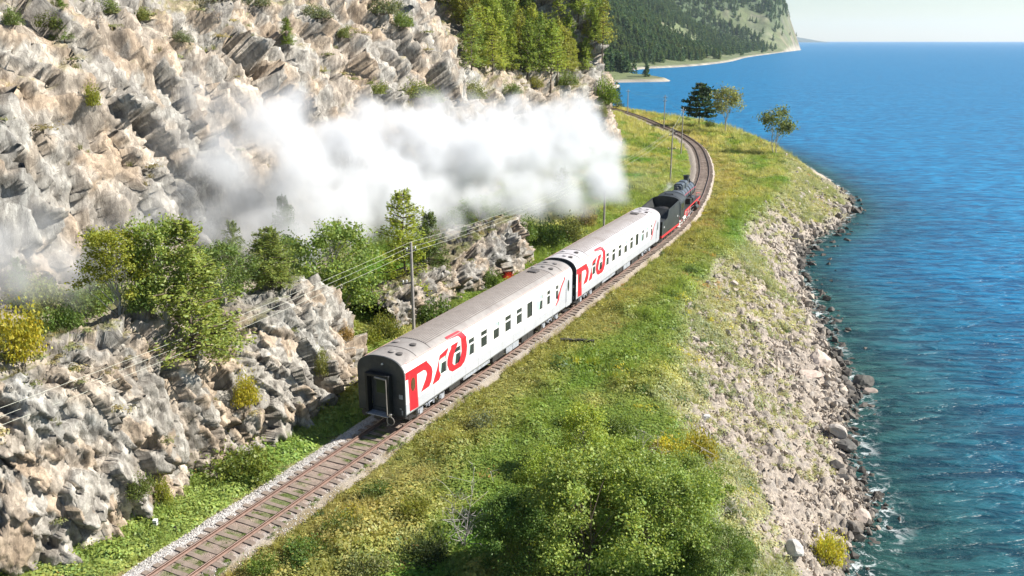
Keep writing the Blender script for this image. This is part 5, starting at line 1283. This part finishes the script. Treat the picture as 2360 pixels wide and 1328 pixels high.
protos = [tuft(1, 26, .34, .22, .022), tuft(2, 34, .46, .26, .02), tuft(3, 22, .26, .24, .03), clump(4, 90, .38, .30, .085), clump(5, 130, .48, .42, .075), clump(6, 110, .55, .28, .095), clump(7, 240, .75, .75, .085)]
rs = np.random.default_rng(99)
bands = [(27, 48, -24, 14, 11500), (48, 72, -16, 22, 10500), (72, 110, -14, 34, 10500), (110, 175, -2, 58, 11000), (175, 300, 10, 60, 7500)]
PP, SC, ID, TN, RT = [], [], [], [], []
for (y0, y1, x0, x1, n) in bands:
    x = rs.uniform(x0, x1, n*2); y = rs.uniform(y0, y1, n*2)
    dt, de, ds = ground_info(x, y); z = ground_z(x, y, (dt, de, ds))
    r_ = rs.uniform(size=len(x))
    na_ = fb2(x, y, 6.0, 4, 40)*.5+.5; nb_ = fb2(x, y, 2.4, 4, 141)*.5+.5; nc_ = fb2(x, y, 14, 3, 43)*.5+.5; nd_ = fb2(x, y, 4.0, 3, 149)*.5+.5
    sl = sstep(-.8, 1.6, de+1.4*fb2(x, y, 5.0, 3, 31))
    vegs_ = sstep(.42, .62, na_*.6+nc_*.4+.25*sstep(120, 150, y)-.14*sstep(0, 6, de)+.20*(de < 5.0)*((y < 47) | (y > 125)))
    keep = (np.where(dt > 0, dt-1.35-.75*nb_, -dt-2.35-.5*nb_) > 0) & (ds < -1.5) & (r_ < np.where(sl > .5, .10+.80*vegs_, 1.0))
    keep &= ~((dt < -3) & (y > 178) & (x < 14))
    x, y, z, dt, de, na_, nb_, nc_, nd_, sl, vegs_ = [a[keep] for a in (x, y, z, dt, de, na_, nb_, nc_, nd_, sl, vegs_)]
    m_ = len(x); far = (y0+y1)/2
    verge = (1-sstep(3.2, 7.0, np.abs(dt)+3*(nb_-.5)+2*(nd_-.5)))
    tone = np.tile(C(0.15, 0.20, 0.045), (m_, 1)); tone = mix(tone, C(0.105, 0.20, 0.03), sstep(.48, .7, nc_)); tone = mix(tone, C(0.30, 0.275, 0.10), sstep(.5, .75, na_)*.8)
    tone = mix(tone, C(0.33, 0.235, 0.11), verge*.42*(dt > 0)); tone = mix(tone, C(0.22, 0.27, 0.08), verge*.6*(dt < 0)); tone = mix(tone, C(0.36, 0.32, 0.16), sstep(100, 150, y)*sstep(.42, .62, nd_)*.7)
    tone = mix(tone, C(0.30, 0.285, 0.17), sl*.85); tone = mix(tone, C(0.19, 0.21, 0.13), sl*sstep(.5, .6, nd_)*.7)
    sp_ = rs.uniform(size=m_)
    tone[(sp_ > .90) & (nb_ > .68)] = C(0.36, 0.31, 0.04); tone[(sp_ > .93) & (nd_ < .33)] = C(0.30, 0.17, 0.07); tone[(sp_ < .03)] = C(0.06, 0.10, 0.035)
    tone *= np.array([1.60, 1.64, 1.60])*rs.uniform(.85, 1.15, (m_, 1))
    idx = np.where(rs.uniform(size=m_) < .55, rs.integers(0, 3, m_), rs.integers(3, 6, m_)); big = (rs.uniform(size=m_) < np.where(dt > 3, .05, .02)) & (sl < .5) & (np.abs(dt) > 3.6) & ((nd_ > .5) | (y < 42)); idx[big] = 6
    hgt_ = .62+.85*sstep(.35, .7, nd_)
    s = rs.uniform(.7, 1.35, m_)*(1+max(0, (far-50))/75.0)*np.where((sl > .5), .85, 1.0)*np.where(np.abs(dt) < 3.2, .7, 1.0)
    s = np.where(idx >= 3, s/(1+max(0, far-60)/160.0), s)
    PP.append(np.stack([x, y, z-.02], 1)); SC.append(np.stack([s, s, s*hgt_*rs.uniform(.8, 1.15, m_)*(1-.35*(far > 100))], 1)); ID.append(idx); TN.append(tone); RT.append(np.stack([rs.normal(0, .08, m_), rs.normal(0, .08, m_), rs.uniform(0, 6.28, m_)], 1))
# weeds between the rails close to the camera
n = 950; s_ = rs.uniform(16, 46, n); x, y, tx, ty = track(s_); o_ = np.where(rs.uniform(size=n) < .6, rs.uniform(-.6, .6, n), rs.uniform(.95, 1.75, n)); kx, ky = x+ty*o_, y-tx*o_
kp = fb2(kx, ky, 1.6, 3, 305) > -.02; kx, ky = kx[kp], ky[kp]; m_ = len(kx); s = rs.uniform(.2, .42, m_)
PP.append(np.stack([kx, ky, np.full(m_, -.23)], 1)); SC.append(np.stack([s, s, s*.7], 1)); ID.append(rs.integers(0, 6, m_)); TN.append(np.tile(C(.15, .21, .05), (m_, 1))*rs.uniform(.7, 1.3, (m_, 1))); RT.append(np.stack([m_*[0], m_*[0], rs.uniform(0, 6.28, m_)], 1))
scatter('meadow_grass', np.concatenate(PP), np.concatenate(RT), np.concatenate(SC), np.concatenate(ID), np.concatenate(TN), protos)
# tufts on ledges of the rocks
RP_, RS_, RT2, RI = [], [], [], []
for (o_, Pm, Fm_), dens, szs, zmin in ((OUT1, .020, (.5, 1.1), 1.0), (OUT2, .03, (.5, 1.0), .8), (MOUNT, .08, (1.0, 2.2), 3)):
    k = rs.integers(0, len(Pm)-1, int(len(Pm)*dens)); q = Pm[k]
    me = o_.data; nv_ = np.zeros(len(Pm)*3, np.float32); me.vertices.foreach_get('normal', nv_); nz = np.abs(nv_.reshape(-1, 3)[k, 2])
    vis = (q[:, 1] > 20) & (q[:, 2] > zmin) & (q[:, 2] < 45)
    kp = vis & (nz > .62+.2*rs.uniform(size=len(k))) & (fbm(q/3.5, 3, 400) > -.1)
    q = q[kp]; RP_.append(q); s = rs.uniform(*szs, len(q)); RS_.append(np.stack([s, s, s*.8], 1)); RI.append(rs.integers(0, 6, len(q)))
q = np.concatenate(RP_); m_ = len(q); tone = np.where(rs.uniform(size=(m_, 1)) < .5, C(.20, .215, .09)[None], C(.30, .26, .13)[None])*rs.uniform(.7, 1.25, (m_, 1))
scatter('ledge_grass', q, np.stack([m_*[0], m_*[0], rs.uniform(0, 6.28, m_)], 1), np.concatenate(RS_), np.concatenate(RI), tone, protos)

# ------------------------------------------------------------------ stones
def stone(seed, sub=1):
    bm = bmesh.new(); bmesh.ops.create_icosphere(bm, subdivisions=sub+1, radius=.5); r = random.Random(seed)
    for k in range(7):
        d = Vector((r.gauss(0, 1), r.gauss(0, 1), r.gauss(0, 1))).normalized(); off_ = r.uniform(.22, .4)
        for v in bm.verts:
            e_ = v.co.dot(d)-off_
            if e_ > 0: v.co -= d*e_*.92
    for v in bm.verts: v.co += Vector((r.gauss(0, 1), r.gauss(0, 1), r.gauss(0, 1)))*.012
    sx, sy, sz = r.uniform(.8, 1.3), r.uniform(.7, 1.1), r.uniform(.5, .8)
    for v in bm.verts: v.co.x *= sx; v.co.y *= sy; v.co.z *= sz
    me = bpy.data.meshes.new('stone'); bm.to_mesh(me); bm.free(); return me
sp_ms = []
for k in range(8): m_ = stone(k, 0); m_.materials.append(M_stone_i); sp_ms.append(m_)
PP, SC, TN = [], [], []
for (y0, y1, n, s0) in ((26, 62, 19000, .12), (62, 100, 16000, .16), (100, 170, 10000, .26)):
    x = rs.uniform(8, 64, n*4); y = rs.uniform(y0, y1, n*4); dt, de, ds = ground_info(x, y)
    sl = sstep(-.4, 2.2, de+1.4*fb2(x, y, 5.0, 3, 31)); na_ = fb2(x, y, 6.0, 4, 40)*.5+.5; nc_ = fb2(x, y, 14, 3, 43)*.5+.5
    vegs_ = sstep(.42, .62, na_*.6+nc_*.4+.25*sstep(120, 150, y)-.14*sstep(0, 6, de)+.20*(de < 5.0)*((y < 47) | (y > 125)))
    kp = (rs.uniform(size=len(x)) < sl*(1-.8*vegs_)) & (ds < 5.5+2*fb2(x, y, 3, 2, 55)) & (de > -.6)
    x, y, dt, de, ds = [a[kp][:n] for a in (x, y, dt, de, ds)]; z = ground_z(x, y, (dt, de, ds))
    m_ = len(x); sh = sstep(-3.0, -.3, ds)
    s = s0*(rs.pareto(2.6, m_)+.55).clip(.5, 5)*(1+.55*sh)
    PP.append(np.stack([x, y, z+s*.10], 1)); SC.append(s[:, None]*rs.uniform(.7, 1.3, (m_, 3)))
    t = mix(np.tile(C(.44, .375, .31), (m_, 1)), C(.33, .295, .26), rs.uniform(size=m_)); t = mix(t, C(.075, .068, .06), np.clip(sstep(-.8, .3, ds+rs.normal(0, .4, m_)), 0, 1)*.95)
    TN.append(t*rs.uniform(.75, 1.2, (m_, 1)))
q = np.concatenate(PP); m_ = len(q)
scatter('scree_stones', q, rs.uniform(0, 6.28, (m_, 3)), np.concatenate(SC), rs.integers(0, 8, m_), np.concatenate(TN), sp_ms)
n = 15000; s_ = rs.uniform(15, 62, n); x, y, tx, ty = track(s_); side = np.where(rs.uniform(size=n) < .62, -1, 1)
o_ = side*rs.normal(1.9, .42, n).clip(.2, 3.1); kx, ky = x+ty*o_, y-tx*o_
zz_ = np.interp(o_, [p[0] for p in bp_], [p[1] for p in bp_]); wob = fb2(kx, ky, 2.2, 3, 301)
zz_ -= 0.12*sstep(1.6, 2.6, np.abs(o_)+wob*.5)
kp = (side < 0) | (wob > -.05); kx, ky, zz_ = kx[kp], ky[kp], zz_[kp]; m_ = len(kx); s = rs.uniform(.045, .11, m_)
scatter('ballast_stones', np.stack([kx, ky, zz_+.015], 1), rs.uniform(0, 6.28, (m_, 3)), s[:, None]*rs.uniform(.8, 1.2, (m_, 3)), rs.integers(0, 8, m_), mix(np.tile(C(.68, .66, .64), (m_, 1)), C(.42, .38, .35), rs.uniform(size=m_)), sp_ms)
bst = [stone(100+k, 2) for k in range(6)]
for m_ in bst: m_.materials.append(M_stone)
BL = [(1985, 885, 58, (.10, .095, .085), 'large dark boulder at the tip of the upper stony point'), (2000, 912, 50, (.34, .28, .24), 'brown boulder in the water beside the large dark one'), (1955, 905, 40, (.07, .065, .06), 'dark boulder on the shore left of the large one'),
      (1942, 1030, 62, (.13, .125, .115), 'round wet boulder ringed by foam'), (1930, 1000, 50, (.42, .38, .34), 'pale slab above the round wet boulder'), (1925, 1075, 42, (.06, .055, .05), 'dark boulder below the round wet one'),
      (1985, 1195, 55, (.42, .35, .30), 'pale flat boulder on the lower stony point'), (2008, 1178, 34, (.08, .07, .065), 'small dark boulder off the lower stony point'), (1885, 838, 75, (.56, .47, .40), 'broad pale slab on the lower slope'), (1862, 870, 58, (.52, .42, .36), 'pinkish slab under the broad pale one'),
      (1828, 1272, 62, (.55, .53, .50), 'whitish boulder low on the slope near the bottom edge'), (1625, 965, 30, (.50, .50, .50), 'grey boulder at the top edge of the slope'), (1790, 665, 28, (.50, .41, .34), 'pale boulder midway on the upper slope'), (1955, 760, 18, (.05, .05, .045), 'small dark rock in the water off the middle shore'),
      (1905, 690, 24, (.08, .075, .065), 'dark rock at the waterline of the upper shore'), (1935, 1105, 34, (.07, .065, .06), 'dark jagged rock between the two stony points'), (1960, 1215, 34, (.10, .09, .08), 'dark rock left of the pale flat boulder'), (1640, 993, 26, (.42, .33, .28), 'brown rock under the grey one at the slope top'),
      (1915, 715, 20, (.12, .11, .1), 'little rock just under the dark waterline rock'), (1690, 655, 26, (.5, .42, .36), 'pale rock high on the upper slope')]
for k, (u, v, wp, c, lb) in enumerate(BL):
    q = at(u, v)
    if q is None: continue
    if q.z < WATER_Z-.4:
        d_ = (q-Vector((0, 0, CAM_H))); q = Vector((0, 0, CAM_H))+d_*((WATER_Z+.05-CAM_H)/d_.z)
    dist = q.y*math.cos(PITCH)-(q.z-CAM_H)*math.sin(PITCH); s = wp/FPX*dist*1.12
    o = link('boulder', bst[k % 6], None, (q.x, q.y, q.z+s*.08), (random.uniform(-.3, .3), random.uniform(-.3, .3), random.uniform(0, 6.28)), lb, 'boulder', color=c); o.scale = (s, s*.9, s*.85)

# ------------------------------------------------------------------ wood of the far hills
X, Y, Z, FO, IN = HILL; rh = np.random.default_rng(77); n = 110000
i = rh.integers(0, X.shape[0]-1, n); j = rh.integers(0, X.shape[1]-1, n); fi = rh.uniform(size=n); fj = rh.uniform(size=n)
def bil(A): return A[i, j]*(1-fi)*(1-fj)+A[i+1, j]*fi*(1-fj)+A[i, j+1]*(1-fi)*fj+A[i+1, j+1]*fi*fj
hx, hy, hz, hf, hi = bil(X), bil(Y), bil(Z), bil(FO), bil(IN)
area = hy/1500.0
kp = (hx/hy > .045) & (hx/hy < .40) & (hz < .085*hy+45) & (rh.uniform(size=n) < (hf*.95+.03)) & (hi > 14)
hx, hy, hz, hf = hx[kp], hy[kp], hz[kp], hf[kp]; m_ = len(hx); s = rh.uniform(8, 15, m_)*(.85+.25*hy/2000)
fc = [PL['forest'][0][1]]
lowc = []
for k in range(3):
    t_, c_ = conifer(200+k, 1.0, .22, .05, 9, 5, 6, .085, -.12, irregular=.2); c_.materials.clear(); c_.materials.append(M_leafi); lowc.append(c_)
tone = mix(np.tile(C(.08, .15, .085), (m_, 1)), C(.14, .20, .085), rh.uniform(size=m_)**2)
tone = mix(tone, C(.13, .16, .05), sstep(.0, .4, fb2(hx, hy, 90, 3, 500))*.6*(hy < 1200))
scatter('hillside_forest', np.stack([hx, hy, hz-.5], 1), np.stack([m_*[0], m_*[0], rh.uniform(0, 6.28, m_)], 1), np.stack([s*1.15, s*1.15, s], 1), rh.integers(0, 3, m_), tone, lowc)

# ------------------------------------------------------------------ telegraph poles and wires
def pole(x, y, h, label, arms, z0=None, r=.13):
    z = z0 if z0 is not None else float(ground_z(np.array([x]), np.array([y]))[0])
    p = empty('telegraph_pole', (x, y, z), .55, label, 'telegraph pole', 'telegraph poles along the track')
    mb = MB(); mb.tube((0, 0, -.4), (0, 0, h), r, r*.72, 10); mb.obj('post', M_pole, p, smooth=True)
    for (zz_, l, rr_) in arms:
        mb = MB(); mb.box(-l if rr_ <= 0 else -l, l if rr_ >= 0 else .12, -.05, .05, zz_-.05, zz_+.05); ca = mb.obj('crossarm', M_tie_dark, p)
        for t in ((-l+.06, l-.06) if rr_ == 0 else (-l+.06, -l+.34)):
            mb = MB(); mb.tube((t, 0, zz_+.05), (t, 0, zz_+.16), .02, n=6); mb.lathe([(zz_+.12, .03), (zz_+.16, .055), (zz_+.22, .05), (zz_+.27, .02), (zz_+.27, 0)], 10, 'Z', (t, 0, 0)); mb.obj('insulator', M_porc, ca, smooth=True)
    return p, z+h
PZ = []
for x, y, h, lb, arms in [(-27.0, 18.0, 7.6, 'grey telegraph pole standing near the camera beyond the left edge', [(6.9, .35, 0)]),
        (-7.0, 58.0, 7.75, 'tall grey telegraph pole in full view behind the rear coach', [(7.15, .38, 0), (4.85, .75, -1)]),
        (10.3, 94.5, 7.6, 'telegraph pole whose top is lost in the smoke behind the second coach', [(7.0, .38, 0)]),
        (24.6, 133.0, 8.6, 'dark telegraph pole rising behind the locomotive', [(7.4, .75, 0), (5.3, .75, 0)]),
        (32.9, 168.0, 9.0, 'telegraph pole on the inside of the curve beyond the locomotive', [(8.4, .6, 0)]),
        (36.8, 211.0, 8.8, 'faint distant telegraph pole near the lake beyond the curve', [(8.2, .6, 0), (7.4, .6, 0)]),
        (34.6, 262.0, 7.4, 'farthest faint telegraph pole near the cliff corner', [(6.8, .6, 0)])]:
    PZ.append((x, y, pole(x, y, h, lb, arms)[1], h))
ca_, sa_ = math.cos(.55), math.sin(.55)
for k in range(len(PZ)-1):
    a, b_ = PZ[k], PZ[k+1]
    for w_, (t, dz, lb) in enumerate(((0, .02, 'upper'), (-.32, -.40, 'middle'), (.32, -.62, 'lower'))):
        p0 = Vector((a[0]+t*ca_, a[1]+t*sa_, a[2]+dz)); p1 = Vector((b_[0]+t*ca_, b_[1]+t*sa_, b_[2]+dz)); mb = MB(); n = 14; prev = p0; rr_ = .008 if k < 1 else .010
        for i_ in range(1, n+1):
            tt = i_/n; q = p0.lerp(p1, tt)-Vector((0, 0, .55*4*tt*(1-tt))); mb.tube(prev, q, rr_, n=4, caps=False); prev = q
        where = ['crossing the near rock outcrop to the tall pole', 'between the tall pole and the pole in the smoke', 'from the pole in the smoke to the pole behind the locomotive', 'from the pole behind the locomotive to the next', 'over the curve beyond the locomotive', 'to the farthest pole'][k]
        mb.obj('overhead_wire', M_wire, None, label='%s wire %s' % (lb, where), cat='wire', group='overhead wires')

# ------------------------------------------------------------------ small things by the track
q = at(1325, 797); z0 = drop(q.x, q.y, 6, only=(0,))
for k, (dx, dy, a, l, lb) in enumerate([(-.35, 0, -.06, 1.5, 'black old sleeper lying in the meadow, left one'), (.75, -.12, -.12, 1.3, 'black old sleeper lying in the meadow, right one')]):
    mb = MB(); mb.box(-l/2, l/2, -.13, .13, 0, .2); mb.obj('discarded_sleeper', M_tie_dark, None, loc=(q.x+dx, q.y+dy, z0+.34), rot=(.1, .03, a), bevel=.02, label=lb, cat='timber', group='old sleepers dumped in the meadow')
q = at(360, 1218)
mb = MB(); mb.box(-.09, .09, -.09, .09, -.2, .42, 0); mb.box(-.091, .091, -.091, .091, .28, .34, 1); mb.box(-.10, .10, -.10, .10, .42, .46, 0)
mb.obj('marker_post', [M_wpost, M_black], None, loc=(q.x, q.y, q.z), label='small white marker post in the grass left of the track', cat='marker post', bevel=.01)
q = at(405, 1226); mb = MB(); mb.tube((0, 0, -.1), (0, 0, .28), .06, n=8); mb.obj('marker_stub', M_tie_dark, None, loc=tuple(q), label='short black stub beside the white gravel left of the track', cat='marker stub')

# ------------------------------------------------------------------ smoke
def pxd(u, v, d):
    x = (u-1180)/FPX*d; w_ = (664-v)/FPX; c, s = math.cos(PITCH), math.sin(PITCH)
    return np.array([x, d*(c+w_*s), CAM_H+d*(-s+w_*c)])
def smoke(name, blobs, dens, vox, label=None, seed=3, rad=1.8, amp=1.5, nscale=.26):
    r = np.random.default_rng(seed); P = []; W = []
    for (u, v, d, rp, k) in blobs:
        c = pxd(u, v, d); R_ = rp/FPX*d; n = int(max(10, 10*R_**3/(rad**3)*1.1)); n = min(n, 1200)
        q = r.normal(size=(n, 3)); q /= np.linalg.norm(q, axis=1)[:, None]; q *= (r.uniform(size=n)**.4)[:, None]*max(.1, R_-rad*.6); q *= np.array([1, 1.25, 1])
        P.append(c+q); W += [k]*n
    P = np.concatenate(P); W = np.array(W)
    kp = P[:, 2] > .8; P = P[kp]; W = W[kp]
    me = bpy.data.meshes.new(name); me.vertices.add(len(P)); me.vertices.foreach_set('co', P.astype(np.float32).ravel())
    a = me.attributes.new('wt', 'FLOAT', 'POINT'); a.data.foreach_set('value', W.astype(np.float32))
    o = link(name, me, kind='stuff')
    ng = bpy.data.node_groups.new(name, 'GeometryNodeTree')
    ng.interface.new_socket('Geometry', in_out='INPUT', socket_type='NodeSocketGeometry'); ng.interface.new_socket('Geometry', in_out='OUTPUT', socket_type='NodeSocketGeometry')
    nd = ng.nodes; L = ng.links; gi = nd.new('NodeGroupInput'); go = nd.new('NodeGroupOutput')
    vc = nd.new('GeometryNodeVolumeCube'); lo = P.min(0)-2.6; hi = P.max(0)+2.6
    vc.inputs['Min'].default_value = lo; vc.inputs['Max'].default_value = hi
    for ax, k in zip('XYZ', range(3)): vc.inputs['Resolution '+ax].default_value = int((hi[k]-lo[k])/vox)
    px_ = nd.new('GeometryNodeProximity'); px_.target_element = 'POINTS'; L.new(gi.outputs[0], px_.inputs[0])
    pos = nd.new('GeometryNodeInputPosition')
    # nearest puff's own strength
    sn = nd.new('GeometryNodeSampleNearest'); sn.domain = 'POINT'; L.new(gi.outputs[0], sn.inputs[0])
    si = nd.new('GeometryNodeSampleIndex'); si.domain = 'POINT'; si.data_type = 'FLOAT'; L.new(gi.outputs[0], si.inputs[0])
    na = nd.new('GeometryNodeInputNamedAttribute'); na.data_type = 'FLOAT'; na.inputs[0].default_value = 'wt'; L.new(na.outputs[0], si.inputs[1]); L.new(sn.outputs[0], si.inputs['Index'])
    nz = nd.new('ShaderNodeTexNoise'); nz.inputs['Scale'].default_value = nscale; nz.inputs['Detail'].default_value = 5; nz.inputs['Roughness'].default_value = .62; L.new(pos.outputs[0], nz.inputs['Vector'])
    def M(op, a, b_=None, c_=None):
        n = nd.new('ShaderNodeMath'); n.operation = op
        for s_, v_ in zip(n.inputs, (a, b_, c_)):
            if v_ is None: continue
            if isinstance(v_, (int, float)): s_.default_value = v_
            else: L.new(v_, s_)
        return n.outputs[0]
    # density falls off over the outer metre, its edge pushed in and out by noise
    e_ = M('MULTIPLY_ADD', nz.outputs[0], 2*amp*2, rad-2*amp)
    d_ = M('SUBTRACT', e_, px_.outputs['Distance'])
    mr_ = nd.new('ShaderNodeMapRange'); mr_.interpolation_type = 'SMOOTHSTEP'; L.new(d_, mr_.inputs[0]); mr_.inputs[1].default_value = 0; mr_.inputs[2].default_value = min(2.5, rad*1.5); mr_.inputs[3].default_value = 0; mr_.inputs[4].default_value = dens
    L.new(M('MULTIPLY', mr_.outputs[0], si.outputs[0]), vc.inputs['Density'])
    m_, nt_, out_ = nmat(name); pv = N(nt_, 'ShaderNodeVolumePrincipled'); pv.inputs['Color'].default_value = (.91, .92, .935, 1); pv.inputs['Anisotropy'].default_value = .15
    pv.inputs['Density'].default_value = 1.0; nt_.links.new(pv.outputs[0], out_.inputs['Volume'])
    sm = nd.new('GeometryNodeSetMaterial'); sm.inputs['Material'].default_value = m_; L.new(vc.outputs[0], sm.inputs[0]); L.new(sm.outputs[0], go.inputs[0])
    me.materials.append(m_)
    md = o.modifiers.new('smoke', 'NODES'); md.node_group = ng
    return o
SM = [(1402, 395, 106, 32, .8), (1385, 350, 106, 55, 1), (1330, 330, 104, 85, 1), (1290, 290, 104, 60, 1), (1240, 350, 102, 110, 1), (1300, 440, 95, 60, 1), (1200, 445, 92, 65, 1), (1340, 470, 90, 28, .7), (1240, 480, 90, 30, .8), (1120, 350, 98, 115, 1), (1120, 470, 88, 50, .9), (1010, 350, 95, 110, 1), (1030, 450, 92, 75, 1),
      (1040, 530, 82, 35, .5), (1340, 250, 103, 45, .7), (1200, 245, 100, 45, .8), (1000, 250, 96, 45, .8), (900, 320, 92, 95, 1), (890, 440, 86, 110, 1), (960, 500, 82, 60, .8), (780, 370, 82, 105, 1.2), (750, 500, 78, 100, 1), (690, 400, 77, 100, 1.3), (640, 300, 75, 85, 1.2), (680, 240, 78, 55, 1.1), (560, 270, 82, 65, .45), (590, 450, 78, 90, .9), (560, 540, 72, 55, .6), (700, 600, 68, 40, .6), (710, 580, 72, 50, .8), (640, 520, 74, 70, .8), (720, 500, 74, 70, 1), (820, 500, 76, 60, .9), (600, 580, 66, 40, .6), (500, 420, 78, 70, .3), (540, 540, 74, 45, .35),
      (430, 480, 62, 85, .40), (340, 540, 57, 80, .30), (420, 330, 64, 80, .14), (500, 240, 69, 75, .3), (250, 580, 53, 75, .45), (110, 600, 50, 85, .95), (10, 600, 48, 100, 1.2), (180, 650, 49, 60, .6), (-80, 610, 46, 110, 1.2), (90, 530, 51, 70, .5), (500, 370, 64, 80, .8), (480, 500, 62, 70, .5), (1388, 422, 88, 58, 1.3), (960, 570, 74, 38, .14), (1480, 410, 122, 42, .04), (600, 225, 74, 40, .7), (820, 270, 82, 45, .8), (1090, 258, 98, 42, .8), (1300, 250, 104, 40, .5)]
SM = [(u_, v_, d_, r_, k_*float(np.interp(u_, [450, 620, 800, 1050, 1250], [.7, .85, .95, 1.0, 1.0]))) for u_, v_, d_, r_, k_ in SM]
smoke('smoke_plume', SM, .65, .42)
smoke('steam_wisp', [(1548, 430, 103, 13, 1.6), (1540, 437, 103, 10, 1.3), (1555, 438, 103, 10, 1.5), (1392, 462, 92, 12, .5), (1390, 440, 93, 16, .5)], .9, .16, seed=5, rad=.6, amp=.4, nscale=1.1)

# ------------------------------------------------------------------ air
mb = MB(); mb.box(-18000, 23500, -600, 16500, -60, 330)
m_, nt_, out_ = nmat('haze_air'); pv = N(nt_, 'ShaderNodeVolumePrincipled'); pv.inputs['Color'].default_value = (.80, .90, 1.0, 1); pv.inputs['Density'].default_value = 0.00004; pv.inputs['Anisotropy'].default_value = .2
nt_.links.new(pv.outputs[0], out_.inputs['Volume'])
mb.obj('haze', m_, None, kind='stuff')
